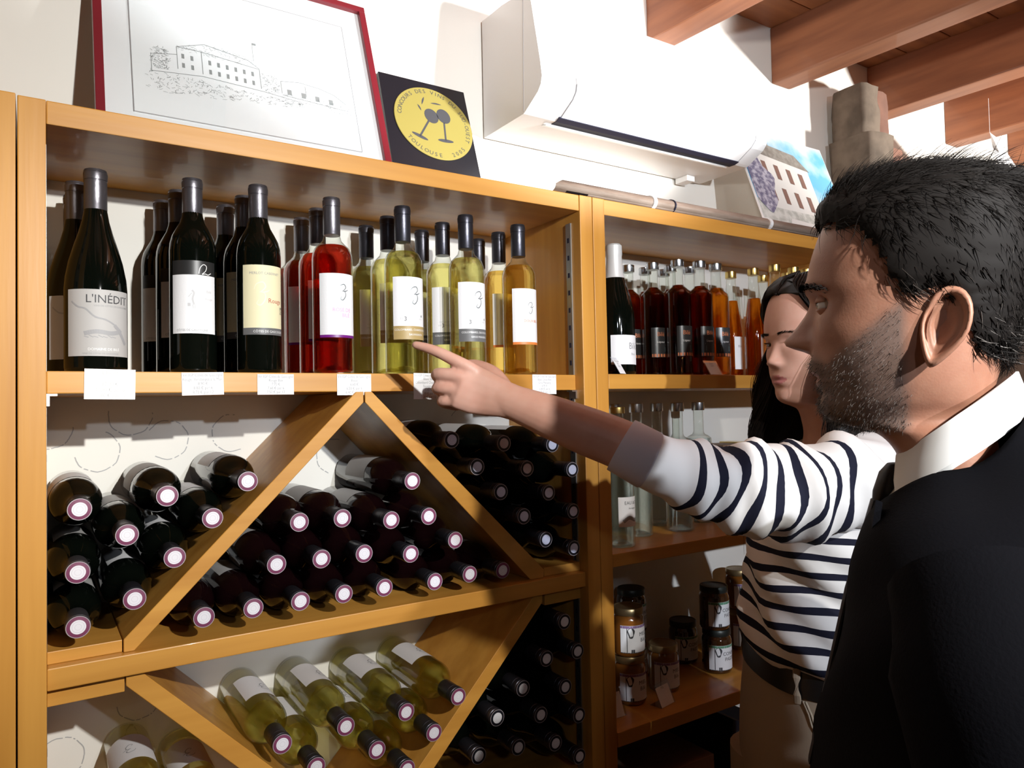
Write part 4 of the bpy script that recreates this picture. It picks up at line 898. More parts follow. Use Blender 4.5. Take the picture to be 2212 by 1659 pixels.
POINT = [([(0.070, 0.022, 0.002), (0.090, 0.025, 0.004), (0.132, 0.029, 0.001), (0.156, 0.029, -0.003), (0.176, 0.027, -0.007)], [0.0115, 0.0108, 0.0092, 0.0080, 0.0065]),
         ([(0.070, 0.006, 0.002), (0.092, 0.006, 0.005), (0.126, -0.003, -0.005), (0.120, -0.009, -0.031), (0.096, -0.010, -0.034)], [0.0115, 0.0112, 0.0102, 0.0092, 0.0075]),
         ([(0.068, -0.014, 0.002), (0.087, -0.014, 0.003), (0.118, -0.023, -0.007), (0.111, -0.027, -0.031), (0.089, -0.026, -0.033)], [0.0112, 0.0108, 0.0098, 0.0088, 0.0072]),
         ([(0.062, -0.030, 0.0), (0.078, -0.031, 0.0), (0.104, -0.040, -0.009), (0.098, -0.043, -0.027), (0.080, -0.041, -0.029)], [0.0105, 0.0098, 0.0086, 0.0076, 0.0062]),
         ([(0.018, 0.014, -0.008), (0.045, 0.030, -0.020), (0.078, 0.032, -0.031), (0.102, 0.022, -0.036)], [0.0145, 0.0130, 0.0105, 0.0080])]
RELAX = [([(0.070, 0.022, 0.002), (0.090, 0.025, 0.002), (0.126, 0.027, -0.010), (0.145, 0.025, -0.024), (0.158, 0.023, -0.040)], [0.0115, 0.0108, 0.0092, 0.0080, 0.0065]),
         ([(0.070, 0.006, 0.002), (0.092, 0.006, 0.003), (0.132, 0.005, -0.010), (0.152, 0.004, -0.027), (0.163, 0.003, -0.045)], [0.0115, 0.0112, 0.0098, 0.0086, 0.0068]),
         ([(0.068, -0.014, 0.002), (0.087, -0.014, 0.002), (0.124, -0.016, -0.012), (0.142, -0.017, -0.030), (0.151, -0.018, -0.046)], [0.0112, 0.0108, 0.0095, 0.0084, 0.0066]),
         ([(0.062, -0.030, 0.0), (0.078, -0.031, 0.0), (0.106, -0.036, -0.011), (0.119, -0.038, -0.025), (0.126, -0.039, -0.038)], [0.0105, 0.0098, 0.0085, 0.0074, 0.0060]),
         ([(0.018, 0.014, -0.008), (0.042, 0.034, -0.016), (0.066, 0.044, -0.022), (0.088, 0.046, -0.026)], [0.0145, 0.0130, 0.0105, 0.0080])]
def frame_pts(vf, O, A, B, C, s=1.0):
    O, A, B, C = map(np.array, (O, A, B, C)); return [tuple(O + s * (A * p[0] + B * p[1] + C * p[2])) for p in vf[0]], vf[1]

# ---------------------------------------------------------------- man
HC = atd(1966, 652, 0.68); rv = ray(1966, 652); rv = np.array([rv[0], rv[1]]) / np.hypot(rv[0], rv[1])
fwd = np.array([-rv[1], rv[0]])
man = thing('person', 'man in black suit, white collar and dark tie looking at the bottles', 'person', (HC[0], HC[1], 0), math.atan2(fwd[1], fwd[0]))
ZH = HC[2]
NM = [(8, 0, 8), (3, 3.5, 8), (-7, 10, 8.5), (-19, 19, 10), (-28, 27, 13), (-33, 29, 14.5), (-37, 24, 15.5), (-41, 11, 15), (-46, 0, 14)]
def featm(l, z, f):
    d = nose(l, z, NM) + G(l, z, 14, -35, 5.5, 5, 6) + G(l, z, 32, 1, -11, 15, 9) + G(l, z, 27, 17, 4.5, 20, 7) + G(l, z, 50, -26, 4, 16, 14) + G(l, z, 0, -61, 2.2, 20, 5) + G(l, z, 0, -68, -2.5, 24, 1.8) + G(l, z, 0, -75, 2.6, 17, 4.5) + G(l, z, 36, -55, -2.5, 14, 16) + G(l, z, 0, -84, -2, 20, 4)
    d += G(l, z, 24, -48, 2.0, 6, 12)
    return d
MT = [(110, 4, -20, 12, -8, 2, 2), (108, 20, -42, 30, -10, 2, 2), (103.5, 42, -66, 50, -12, 2.1, 2.1), (93, 60, -84, 65, -14, 2.2, 2.2), (75, 73, -96, 74, -15, 2.3, 2.2), (42, 85, -100, 77, -15, 2.4, 2.2), (16, 88.5, -97, 76, -14, 2.4, 2.2), (0, 83, -92, 74.5, -13, 2.5, 2.2), (-12, 82, -88, 73, -12, 2.5, 2.2), (-25, 82.5, -83, 71, -11, 2.5, 2.2),
      (-42, 85, -76, 68.5, -9, 2.35, 2.2), (-55, 87, -71, 66.5, -8, 2.25, 2.2), (-68, 83, -67, 64, -6, 2.2, 2.2), (-80, 79, -64, 60.5, -4, 2.15, 2.2), (-92, 80.5, -63, 55, 0, 2.1, 2.2), (-101, 79.5, -62, 49, 2, 2.1, 2.2), (-108, 73, -62, 46, -2, 2.1, 2.2), (-113, 62, -62, 47, -8, 2.1, 2.2), (-117, 47, -62, 50, -15, 2.1, 2.2),
      (-123, 30, -63, 54, -20, 2.1, 2.2), (-138, 17, -65, 56, -24, 2.1, 2.2), (-160, 11, -71, 58, -28, 2.1, 2.2), (-190, 12, -80, 72, -32, 2.2, 2.2), (-215, 20, -90, 110, -32, 2.3, 2.2)]
(hv, hf), hinfo = head(MT, featm)
EYC = [(0.0660, sg * 0.0315, 0.000) for sg in (1, -1)]
hmat = []
def sst(a, b, x): t = max(0.0, min(1.0, (x - a) / (b - a))); return t * t * (3 - 2 * t)
def beard_w(t, z, f, l):
    """how much beard grows at a face point (0..1)"""
    zu = -4 - max(0, f - 6) * 0.80
    if abs(l) < 40: zu = max(zu, -46 - max(0, abs(l) - 24) * 0.5)
    a = sst(zu + 5, zu - 9, z) * sst(-124, -112, z) * sst(-2, 10, f)
    if abs(l) < 22 and abs(z + 68) < 8.5 * (1 - (abs(l) / 24) ** 2): a = 0
    return a
for q in hf:
    I = [hinfo[i] for i in q]; z = sum(i[1] for i in I) / len(I); l = sum(i[3] for i in I) / len(I); f = sum(i[2] for i in I) / len(I)
    if abs(l) < 22 and f > 60 and -77 < z < -62 and abs(z + 68.5) < 8.5 * (1 - (abs(l) / 24) ** 2): hmat.append(1)
    else: hmat.append(0)
bparts = [((hv, hf), None)]
for sg in (1, -1): bparts.append((ear(sg, (-0.022, sg * 0.0725, -0.031), 0.0335, 0.0195, 0.28, 0.42), 0))
for e_, sg in zip(EYC, (1, -1)): bparts.append((lids(e_, 0.0122, sg), 0))
# hidden core of the body under the clothes, arms and hands
core = [loft(rings([(12, -80, 80, -190, -190, -190), (40, -105, 150, -225, -225, -225), (55, -120, 165, -320, -320, -320), (85, -110, 155, -480, -480, -480), (90, -110, 165, -700, -700, -700), (60, -100, 150, -800, -800, -800)], 3))]
arms = []
for sg in (1, -1):
    sh, el, wr = (-0.040, sg * 0.185, -0.235), (-0.075, sg * 0.235, -0.52), (0.03, sg * 0.225, -0.755)
    core.append(tube(smoothpts([sh, el, wr], 5), np.interp(np.linspace(0, 1, 11), [0, .5, 1], [0.05, 0.042, 0.028]), 14))
    a_ = np.array(wr) - np.array(el); a_ /= np.linalg.norm(a_); c_ = np.array([0, sg * 1.0, 0]); c_ -= a_ * c_.dot(a_); c_ /= np.linalg.norm(c_); b_ = np.cross(c_, a_) * sg
    hd = frame_pts(hand_parts(RELAX), wr, a_, b_ if sg > 0 else b_, c_, 1.08)
    arms.append(fuse(hd, 0.0028, 3))
    leg = tube(smoothpts([(-0.01, sg * 0.085, -0.78), (0.0, sg * 0.10, -1.12), (-0.03, sg * 0.11, -ZH + 0.07)], 5), np.interp(np.linspace(0, 1, 11), [0, .5, 1], [0.082, 0.056, 0.036]), 14); core.append(leg)
for c in core + arms: bparts.append((c, 0))
V = []; F = []; mi = []
for (v, f), s in bparts:
    n_ = len(V); V += v; F += [tuple(i + n_ for i in q) for q in f]; mi += hmat if s is None else [s] * len(f)
body = mk('body', ([(p[0], p[1], p[2] + ZH) for p in V], F), [SKINM, LIPM], man, smooth=True, midx=mi)
ba = body.data.attributes.new('beard', 'FLOAT', 'POINT'); ba.data.foreach_set('value', np.array([beard_w(0, i[1], i[2], i[3]) for i in hinfo] + [0.0] * (len(V) - len(hv)), dtype=np.float32))
for e_, sg in zip(EYC, (1, -1)): eye(man, (e_[0], e_[1], e_[2] + ZH), 0.0120, 0.05)
# hair: cap plus strands
hv_a = np.array(hv); H_t = np.array([i[0] for i in hinfo]); H_z = np.array([i[1] for i in hinfo]); H_f = np.array([i[2] for i in hinfo]); H_l = np.array([i[3] for i in hinfo])
def hairline_m(f, l):
    """lowest z (mm) where scalp hair grows, by position f forward (mm)"""
    return float(np.interp(f, [-100, -70, -45, -36, -20, -8, 6, 16, 24, 40, 60, 72, 90], [-60, -58, -48, -18, 4, -2, -2, 16, 40, 58, 66, 72, 78]))
def nrm_out(p): v = np.array([p[0] + 0.012, p[1], p[2] - 0.030]); return v / np.linalg.norm(v)
cap_v = []; keep = {}
capf = []
for i, p in enumerate(hv):
    hl = hairline_m(H_f[i], H_l[i])
    e = (H_z[i] - hl)
    th = 0.0065 * min(1, max(0.12, (e + 4) / 22)) + 0.004 * max(0, min(1, (H_z[i] - 60) / 30)) * max(0, min(1, (H_f[i] - 20) / 40)) * 2.0
    n_ = nrm_out(p); cap_v.append(tuple(np.array(p) + n_ * th + rng.normal(0, 0.0006, 3)))
for q in hf:
    if len(q) == 4 and all(H_z[i] > hairline_m(H_f[i], H_l[i]) - 1.5 for i in q): capf.append(q)
    elif len(q) > 4 and H_z[q[0]] > 100: capf.append(q)
hair = mk('hair', ([(p[0], p[1], p[2] + ZH) for p in cap_v], capf), HAIRM, man, smooth=True)
cand = [i for i in range(len(hv)) if H_z[i] > hairline_m(H_f[i], H_l[i])]
def man_strand(i):
    p = np.array(hv[i]) + rng.normal(0, 0.0016, 3); n_ = nrm_out(p); z = H_z[i]; f = H_f[i]
    top = max(0, min(1, (z - 45) / 50)); front = max(0, min(1, (f - 20) / 40))
    d = np.array([-0.75, 0.0, 0.10]) * top + np.array([-0.55, 0, -0.85]) * (1 - top) + rng.normal(0, 0.22, 3)
    d = d * (1 - 0.75 * front * top) + np.array([0.45, rng.normal(0, 0.3), 0.55]) * 0.75 * front * top
    d -= n_ * d.dot(n_) * 0.8; d /= np.linalg.norm(d); L = (0.028 + 0.012 * rng.random()) * (0.45 + 0.55 * top)
    lift = 0.16 + 0.12 * top + 0.16 * front * top + 0.10 * rng.random(); out = []; q = p + n_ * 0.003
    for k in range(5):
        out.append((q[0], q[1], q[2] + ZH)); st = d + n_ * lift * (1 - 0.55 * k); st /= np.linalg.norm(st); q = q + st * L / 4
    return out
w_ = np.array([1.0 + 1.0 * (H_l[i] > 0) for i in cand]); w_ /= w_.sum()
pick = rng.choice(cand, 9000, p=w_)
side = [i for i in pick if H_z[i] < 40 and rng.random() < 0.20] + [i for i in pick if H_z[i] < 12 and -12 < H_f[i] < 20]
tag(mk('hair_strands', strands(pick, 5, man_strand, 0.00045), HAIRM, hair), kind='stuff'); tag(mk('grey_strands', strands(side, 5, man_strand, 0.0004), HAIRG, hair), kind='stuff')
fly = rng.choice([i for i in cand if H_z[i] > 85], 260)
def fly_strand(i):
    p = np.array(hv[i]); n_ = nrm_out(p); d = n_ * 0.8 + np.array([-0.6, rng.normal(0, .4), 0.35]); d /= np.linalg.norm(d); q = p + n_ * 0.01; out = []; L = 0.014 + 0.016 * rng.random()
    for k in range(5): out.append((q[0], q[1], q[2] + ZH)); d = d + np.array([-0.12, 0, -0.10]); d /= np.linalg.norm(d); q = q + d * L / 4
    return out
tag(mk('loose_strands', strands(fly, 5, fly_strand, 0.00035), HAIRM, hair), kind='stuff')
bc_ = [i for i in range(len(hv)) if beard_w(0, H_z[i], H_f[i], H_l[i]) > 0.5]
def beard_strand(i):
    p = np.array(hv[i]) + rng.normal(0, 0.0018, 3); n_ = np.array([p[0] + 0.01, p[1], (p[2] + 0.06) * 0.5]); n_ /= np.linalg.norm(n_); d = n_ * 0.7 + np.array([-0.1, 0, -0.75]) + rng.normal(0, 0.25, 3); d /= np.linalg.norm(d); L = 0.0018 + 0.0022 * rng.random()
    return [(p[0] + d[0] * L * k / 2, p[1] + d[1] * L * k / 2, p[2] + d[2] * L * k / 2 + ZH) for k in range(3)]
bp_ = rng.choice(bc_, 5200, p=(lambda q: q / q.sum())(np.array([beard_w(0, H_z[i], H_f[i], H_l[i]) for i in bc_]))); bd = mk('beard', strands(bp_[:2300], 3, beard_strand, 0.00022), HAIRM, man); tag(bd, kind='stuff')
tag(mk('grey_beard', strands(bp_[2300:], 3, beard_strand, 0.00022), HAIRG, man), kind='stuff')
bw = []
for sg in (1, -1):
    for k in range(170):
        u = rng.random(); l = sg * (0.012 + 0.042 * u); z = 0.0125 + 0.0065 * math.sin(PI * (0.15 + 0.7 * u)) - 0.004 * u + rng.normal(0, 0.0016)
        d_ = (hv_a[:, 1] - l) ** 2 + (hv_a[:, 2] - z) ** 2 + np.where(hv_a[:, 0] < 0.03, 1, 0); f0 = hv_a[int(np.argmin(d_)), 0]
        bw.append((f0, l, z, sg))
def brow_strand(b): return [(b[0] + 0.0006 + 0.0012 * k, b[1] + b[3] * 0.0038 * k, b[2] + 0.0012 * k - 0.0006 * k * k + ZH) for k in range(3)]
mk('eyebrows', strands(bw, 3, brow_strand, 0.0005), HAIRM, man)
# clothes
def shz(vf): return [(p[0], p[1], p[2] + ZH) for p in vf[0]], vf[1]
jr_ = [(24, -86, 68, -184, -152, -100), (36, -104, 98, -196, -168, -120), (44, -118, 150, -212, -190, -152), (52, -128, 192, -240, -222, -205), (60, -136, 210, -282, -262, -262), (74, -140, 207, -340, -340, -340), (92, -136, 197, -420, -420, -420), (108, -126, 190, -520, -520, -520), (110, -124, 195, -640, -640, -640), (112, -128, 205, -790, -790, -790)]
jk = loft(rings(jr_, 4, n=48), caps=False)
jo = mk('jacket', wrinkle(shz(jk), 0.003, 22), SUIT, man, smooth=True); sm = jo.modifiers.new('thickness', 'SOLIDIFY'); sm.thickness = 0.004
for sg in (1, -1):
    sl_ = tube(smoothpts([(-0.040, sg * 0.175, -0.222), (-0.048, sg * 0.208, -0.27), (-0.062, sg * 0.228, -0.38), (-0.078, sg * 0.238, -0.52), (-0.03, sg * 0.234, -0.64), (0.022, sg * 0.227, -0.742)], 4), np.interp(np.linspace(0, 1, 21), [0, .2, .4, .6, .8, 1], [0.058, 0.068, 0.064, 0.058, 0.052, 0.044]), 20)
    mk('sleeve', wrinkle(shz(sl_), 0.003, 30, sg), SUIT, man, smooth=True, autos=70)
    lap = []
    for u in np.linspace(0, 1, 12):
        f_in = 26 + 62 * u; z_ = -186 - 260 * u; wl = 62 * math.sin(PI * (0.16 + 0.62 * u)); l_in = 52 * (1 - u) + 4
        lap.append([((f_in + 9) / 1000, sg * l_in / 1000, z_ / 1000), ((f_in + 11 - wl * 0.22) / 1000, sg * (l_in + wl) / 1000, (z_ + 12) / 1000), ((f_in + 6 - wl * 0.22) / 1000, sg * (l_in + wl) / 1000, (z_ + 10) / 1000), ((f_in + 3) / 1000, sg * l_in / 1000, (z_ - 2) / 1000)])
    mk('lapel', shz(loft(lap)), SUIT, man, smooth=True, autos=40)
    tr = loft(rings([(100, -115, 100, -770, -770, -770), (90, -105, 95, -870, -870, -870), (75, -95, 84, -1100, -1100, -1100), (62, -88, 76, -ZH * 1000 + 30, -ZH * 1000 + 30, -ZH * 1000 + 30)], 3))
    mk('trouser_leg', wrinkle(shz(shifted(tr, (0, sg * 0.098, 0))), 0.004, 18, sg), SUIT, man, smooth=True, autos=60)
    shoe = loft([[(0.02 + x, sg * 0.105 + w * math.cos(a), max(0.0, h * (0.45 + 0.55 * math.sin(a)))) for a in np.linspace(0, 2 * PI, 17)[:-1]] for x, w, h in ((-0.125, 0.02, 0.05), (-0.115, 0.034, 0.075), (-0.05, 0.038, 0.085), (0.03, 0.042, 0.075), (0.10, 0.046, 0.052), (0.15, 0.038, 0.042), (0.17, 0.018, 0.03))])
    mk('shoe', shoe, BELT, man, smooth=True, autos=50)
# jacket collar, shirt collar, shirt front, tie
def collar_pt(a, lvl):
    c, q = math.cos(a), math.sin(a)
    u = (-30 + (46 if c > 0 else 50) * c, 61 * q, -105 - 37 * c)
    if lvl == 0: return u
    drop = 36 + 9 * max(0, c) ** 3; o_ = 9 + 5 * max(0, c)
    return (u[0] + o_ * c * 0.7 - 10 * max(0, c) ** 6, u[1] + o_ * q + math.copysign(16 * max(0, c) ** 4, q), u[2] - drop)
for sg in (1, -1):
    secs = []
    for a in np.linspace(0.16, PI, 26):
        u, d_ = collar_pt(a * sg, 0), collar_pt(a * sg, 1); n_ = np.array([math.cos(a), sg * math.sin(a), 0])
        s_in = [np.array(u) - n_ * 1.5, np.array(u) + n_ * 0.8, np.array(u) * 0.5 + np.array(d_) * 0.5 + n_ * 3.0, np.array(d_) + n_ * 1.0, np.array(d_) - n_ * 0.6, np.array(u) * 0.5 + np.array(d_) * 0.5 + n_ * 0.6]
        secs.append([tuple(p / 1000) for p in s_in])
    mk('shirt_collar', shz(loft(secs)), SHIRT, man, smooth=True, autos=50)
mk('collar_band', shz(loft([[(( -30 + k_ * (44 if math.cos(a) > 0 else 48) * math.cos(a)) / 1000, k_ * 58 * math.sin(a) / 1000, (-107 - 36 * math.cos(a) - dz_) / 1000) for a in np.linspace(0, 2 * PI, 41)[:-1]] for k_, dz_ in ((1.0, 3), (1.04, 40))], caps=False)), SHIRT, man, smooth=True)
mk('shirt_front', shz(loft([[((f_ - abs(l_) * 0.25) / 1000, l_ / 1000, z_ / 1000) for l_ in np.linspace(-w_2, w_2, 9)] for f_, w_2, z_ in ((16, 26, -165), (34, 40, -190), (50, 44, -240), (64, 34, -300), (84, 18, -390), (94, 6, -440))], closed=False)), SHIRT, man, smooth=True)
mk('tie_knot', shz(loft([[((f_ + t_ * math.cos(a)) / 1000, w_2 * math.sin(a) / 1000, z_ / 1000) for a in np.linspace(0, 2 * PI, 15)[:-1]] for f_, t_, w_2, z_ in ((17, 7, 13, -150), (21, 10, 18, -158), (27, 10, 15, -176), (31, 7, 9, -188))])), TIEM, man, smooth=True, autos=50)
mk('tie', shz(loft([[((f_ + t_ * math.cos(a)) / 1000, w_2 * math.sin(a) / 1000, z_ / 1000) for a in np.linspace(0, 2 * PI, 15)[:-1]] for f_, t_, w_2, z_ in ((35, 4, 10, -184), (44, 4, 17, -215), (60, 4, 24, -270), (76, 4, 30, -340), (96, 4, 34, -430))])), TIEM, man, smooth=True, autos=50)
# ---------------------------------------------------------------- woman
HW = atd(1755, 741, 1.32); rv = ray(1755, 741); rv = np.array([rv[0], rv[1]]) / np.hypot(rv[0], rv[1]); il = np.array([-rv[1], rv[0]]); tc_ = -rv
bf = 0.906 * il + 0.423 * tc_; hfw = 0.766 * il + 0.643 * tc_
ab = math.atan2(bf[1], bf[0]); ah = math.atan2(hfw[1], hfw[0]) - ab
base = np.array([HW[0], HW[1]]) - 0.020 * bf + 0.008 * rv
wom = thing('person', 'dark-haired woman in striped white top pointing at the wine bottles', 'person', (base[0], base[1], 0), ab)
ZW = HW[2]
def w2l(p):      # world -> woman's local frame
    d = np.array(p) - np.array([base[0], base[1], 0]); c, s = math.cos(-ab), math.sin(-ab); return np.array([d[0] * c - d[1] * s, d[0] * s + d[1] * c, d[2]])
def l2w(p):
    c, s = math.cos(ab), math.sin(ab); return np.array([base[0] + p[0] * c - p[1] * s, base[1] + p[0] * s + p[1] * c, p[2]])
NW = [(4, 0, 7), (0, 2, 7), (-12, 7, 7.5), (-25, 13.5, 9), (-32, 17, 11.5), (-36, 17.5, 13), (-40, 13, 13.5), (-44, 5, 13), (-48, 0, 12)]
def featw(l, z, f):
    return nose(l, z, NW) + G(l, z, 11.5, -37, 4, 4.5, 5) + G(l, z, 31, 0, -8.5, 14, 8.5) + G(l, z, 28, 15, 1.5, 18, 6) + G(l, z, 46, -24, 3.5, 16, 14) + G(l, z, 0, -59.5, 2.6, 16, 4) + G(l, z, 0, -65.5, -2.6, 21, 1.7) + G(l, z, 0, -71, 3.4, 14, 4.2) + G(l, z, 0, -80, -2, 18, 4)
WT = [(120, 4, -20, 12, -8, 2, 2), (118, 20, -42, 30, -10, 2, 2), (112, 42, -66, 49, -12, 2.1, 2.1), (98, 61, -84, 63, -14, 2.2, 2.2), (74, 75, -95, 71, -15, 2.3, 2.2), (42, 83, -98, 73, -15, 2.4, 2.2), (16, 83.5, -94, 71.5, -14, 2.4, 2.2), (0, 80, -88, 69.5, -13, 2.45, 2.2), (-12, 79, -84, 68, -12, 2.45, 2.2), (-25, 79, -79, 66, -11, 2.4, 2.2),
      (-42, 80, -71, 62, -9, 2.3, 2.2), (-55, 81, -65, 58.5, -7, 2.2, 2.2), (-68, 79, -60, 54, -5, 2.1, 2.2), (-80, 75.5, -57, 49, -2, 2.05, 2.2), (-91, 76, -55, 43, 2, 2.0, 2.2), (-99, 74, -54, 37, 4, 2.0, 2.2), (-105, 67, -54, 35, 0, 2.0, 2.2), (-109, 56, -54, 37, -6, 2.0, 2.2), (-113, 40, -54, 41, -13, 2.1, 2.2),
      (-120, 22, -55, 45, -18, 2.1, 2.2), (-138, 12, -57, 47, -22, 2.1, 2.2), (-165, 6, -62, 49, -26, 2.1, 2.2), (-190, 8, -72, 62, -30, 2.2, 2.2), (-215, 16, -82, 95, -32, 2.3, 2.2)]
(wv, wf), winfo = head(WT, featw)
wmat = []
for q in wf:
    I = [winfo[i] for i in q]; z = sum(i[1] for i in I) / len(I); l = sum(i[3] for i in I) / len(I); f = sum(i[2] for i in I) / len(I)
    wmat.append(1 if (abs(l) < 21 and f > 55 and abs(z + 65.8) < 8.8 * (1 - (abs(l) / 22) ** 2)) else 0)
EW = [(0.0600, sg * 0.0305, 0.0) for sg in (1, -1)]
OFF = np.array([0.020, 0, ZW])
def hd2b(vf): v, f = rotz(vf, ah); return [(p[0] + OFF[0], p[1], p[2] + OFF[2]) for p in v], f
bp2 = [(hd2b((wv, wf)), wmat)]
for sg in (1, -1): x_ = hd2b(ear(sg, (-0.018, sg * 0.068, -0.022), 0.030, 0.018, 0.2, 0.4)); bp2.append((x_, [0] * len(x_[1])))
for e_, sg in zip(EW, (1, -1)): x_ = hd2b(lids(e_, 0.0120, sg)); bp2.append((x_, [0] * len(x_[1])))
# pointing arm: hand, forearm, upper arm as one fused surface
Wp = at(1107, 868, -0.190); tip = at(886, 746, -0.100); Kn = at(985, 805, -0.140)
e1 = (tip - Wp); e1 /= np.linalg.norm(e1); cd = CAMP - Kn; e3 = cd - e1 * cd.dot(e1); e3 /= np.linalg.norm(e3); e2 = np.cross(e3, e1)
if e2[2] < 0: e2 = -e2
sc_h = np.linalg.norm(tip - Wp) / 0.184
e1b = e1 * 0.992 - e2 * 0.125; e1b /= np.linalg.norm(e1b); e2b = np.cross(e3, e1b); e2b = e2b if e2b[2] > 0 else -e2b
hnd = frame_pts(hand_parts(POINT), Wp, e1b, e2b, e3, sc_h)
cuff = at(1345, 962, -0.300); elb = at(1440, 1005, -0.345); shd = at(1838, 1018, -0.470)
arm = tube(smoothpts([Wp + e1b * 0.034, Wp + (cuff - Wp) * 0.10, Wp + (cuff - Wp) * 0.35, Wp + (cuff - Wp) * 0.7, cuff, at(1440, 1008, -0.342), at(1640, 1056, -0.408), at(1830, 1036, -0.450)], 4), [(a, b) for a, b in zip(np.interp(np.linspace(0, 1, 29), [0, .14, .28, .43, .57, .72, .86, 1], [.0235, .0290, .034, .038, .039, .036, .036, .036]), np.interp(np.linspace(0, 1, 29), [0, .14, .28, .43, .57, .72, .86, 1], [.0165, .0255, .033, .038, .039, .036, .036, .036]))], 20, up=tuple(e3))
am = fuse(join(hnd, arm), 0.0026, 4)
am = [tuple(w2l(p)) for p in am[0]], am[1]; bp2.append((am, [0] * len(am[1])))
T2 = [(8, -68, 60, -185, -185, -185), (25, -85, 110, -220, -220, -220), (80, -80, 135, -330, -330, -330), (100, -50, 115, -460, -460, -460), (110, -50, 130, -620, -620, -620), (100, -50, 140, -740, -740, -740)]
x_ = loft(rings(T2, 3)); x_ = [(p[0], p[1], p[2] + ZW) for p in x_[0]], x_[1]; bp2.append((x_, [0] * len(x_[1])))
rsh, rel, rwr = np.array((-0.03, -0.165, ZW - 0.23)), np.array((-0.14, -0.17, ZW - 0.48)), np.array((-0.17, -0.10, ZW - 0.70))
x_ = tube(smoothpts([rsh, rel, rwr], 5), np.interp(np.linspace(0, 1, 11), [0, .5, 1], [0.042, 0.036, 0.024]), 14); bp2.append((x_, [0] * len(x_[1])))
a_ = rwr - rel; a_ /= np.linalg.norm(a_); c_ = np.array([0, -1.0, 0]); c_ -= a_ * c_.dot(a_); c_ /= np.linalg.norm(c_); b_ = -np.cross(c_, a_)
x_ = fuse(frame_pts(hand_parts(RELAX), rwr, a_, b_, c_, 0.98), 0.0028, 3); bp2.append((x_, [0] * len(x_[1])))
for sg in (1, -1):
    x_ = tube(smoothpts([(0.04, sg * 0.08, ZW - 0.72), (0.06, sg * 0.085, ZW - 1.12), (0.05, sg * 0.09, 0.07)], 5), np.interp(np.linspace(0, 1, 11), [0, .5, 1], [0.078, 0.05, 0.032]), 14); bp2.append((x_, [0] * len(x_[1])))
V = []; F = []; mi = []
for (v, f), s in bp2:
    n_ = len(V); V += list(v); F += [tuple(i + n_ for i in q) for q in f]; mi += s
mk('body', (V, F), [SKINW, LIPW], wom, smooth=True, midx=mi)
for e_, sg in zip(EW, (1, -1)):
    q_ = hd2b(([e_], []))[0][0]; eye(wom, q_, 0.0117, ah + 0.25)
wv_a = np.array(wv); bw = []
for sg in (1, -1):
    for k in range(150):
        u = rng.random(); l = sg * (0.011 + 0.038 * u); z = 0.0135 + 0.005 * math.sin(PI * (0.1 + 0.7 * u)) - 0.003 * u + rng.normal(0, 0.0011)
        d_ = (wv_a[:, 1] - l) ** 2 + (wv_a[:, 2] - z) ** 2 + np.where(wv_a[:, 0] < 0.03, 1, 0); bw.append((wv_a[int(np.argmin(d_)), 0], l, z, sg))
mk('eyebrows', hd2b(strands(bw, 3, lambda b: [(b[0] + 0.0004 + 0.0008 * k, b[1] + b[3] * 0.0032 * k, b[2] + 0.0006 * k) for k in range(3)], 0.0004)), HAIRW, wom)
lash = []
for e_, sg in zip(EW, (1, -1)):
    for a in np.linspace(-0.9, 0.9, 16): lash.append((e_, a))
mk('eyelashes', hd2b(strands(lash, 3, lambda b: [(b[0][0] + (0.0128 + 0.0022 * k) * math.cos(b[1]), b[0][1] + (0.0128 + 0.0022 * k) * math.sin(b[1]), b[0][2] + 0.0013 + 0.0010 * k) for k in range(3)], 0.0005)), HAIRW, wom)
# long hair: sheet from the parting over the skull and down, plus strands
def skull(t, z):
    T = np.array(WT); zz = T[::-1, 0]; ip = lambda c: float(np.interp(z, zz, T[::-1, c])); F_, B_, W_, fw_ = ip(1), ip(2), ip(3), ip(4)
    c, q = math.cos(t), math.sin(t); f = fw_ + ((F_ - fw_) if c >= 0 else (fw_ - B_)) * math.copysign(abs(c) ** 0.9, c); return np.array([f, W_ * math.copysign(abs(q) ** 0.9, q), z])
def parting(a, s):
    f = 75 - 137 * (a / PI) ** 0.8; z = float(np.interp(f, [-62, -42, -10, 20, 42, 56, 66, 75], [112, 121, 126, 124, 117, 108, 97, 84])); return np.array([f, s * 1.0, z + 3.0])
def hair_path(t, jit=0.0, end=None):
    """t: angle round the head, 0 = face front; follows the skull, then hangs"""
    s = 1 if t > 0 else -1; a = abs(t); P = [parting(a, s)]
    for z in (112, 98, 80, 55, 30):
        if z > P[0][2] - 2: P.append(P[0] + np.array([-1.0, s * 3.0, -1.0]) * (112 - z) * 0.1); continue
        tt = s * max(a, 0.42 + 0.010 * (100 - z)) if a < 1.5 else t
        p = skull(tt, z); n_ = np.array([p[0] + 12, p[1], (p[2] - 20) * 0.6]); n_ /= np.linalg.norm(n_); P.append(p + n_ * (9 + jit * 2.5))
    p = P[-1].copy()
    e = end if end is not None else -330 - 60 * math.sin(3 * a)
    for k, z in enumerate(np.linspace(0, e, 9)):
        fr_ = max(0.0, min(1.0, (2.1 - a) / 0.8)); spread = 1.0 + 0.05 * min(k, 4) + 0.04 * min(k, 5) * fr_; fo = p[0] * (1 - 0.02 * k) - (4 if a > 2 else 0) + fr_ * 5.5 * min(k, 6)
        P.append(np.array([fo + jit * 4 * math.sin(k), p[1] * spread + s * (2 + 0.6 * k) + jit * 3 * math.cos(k * 1.3), z]))
    return np.array(P) / 1000
ts = [s * a for s in (1,) for a in np.linspace(1.02, PI, 22)]
secs = [hair_path(t) for t in ts] + [hair_path(-t) for t in ts[::-1]]
sheet = loft([list(map(tuple, s)) for s in secs], closed=False)
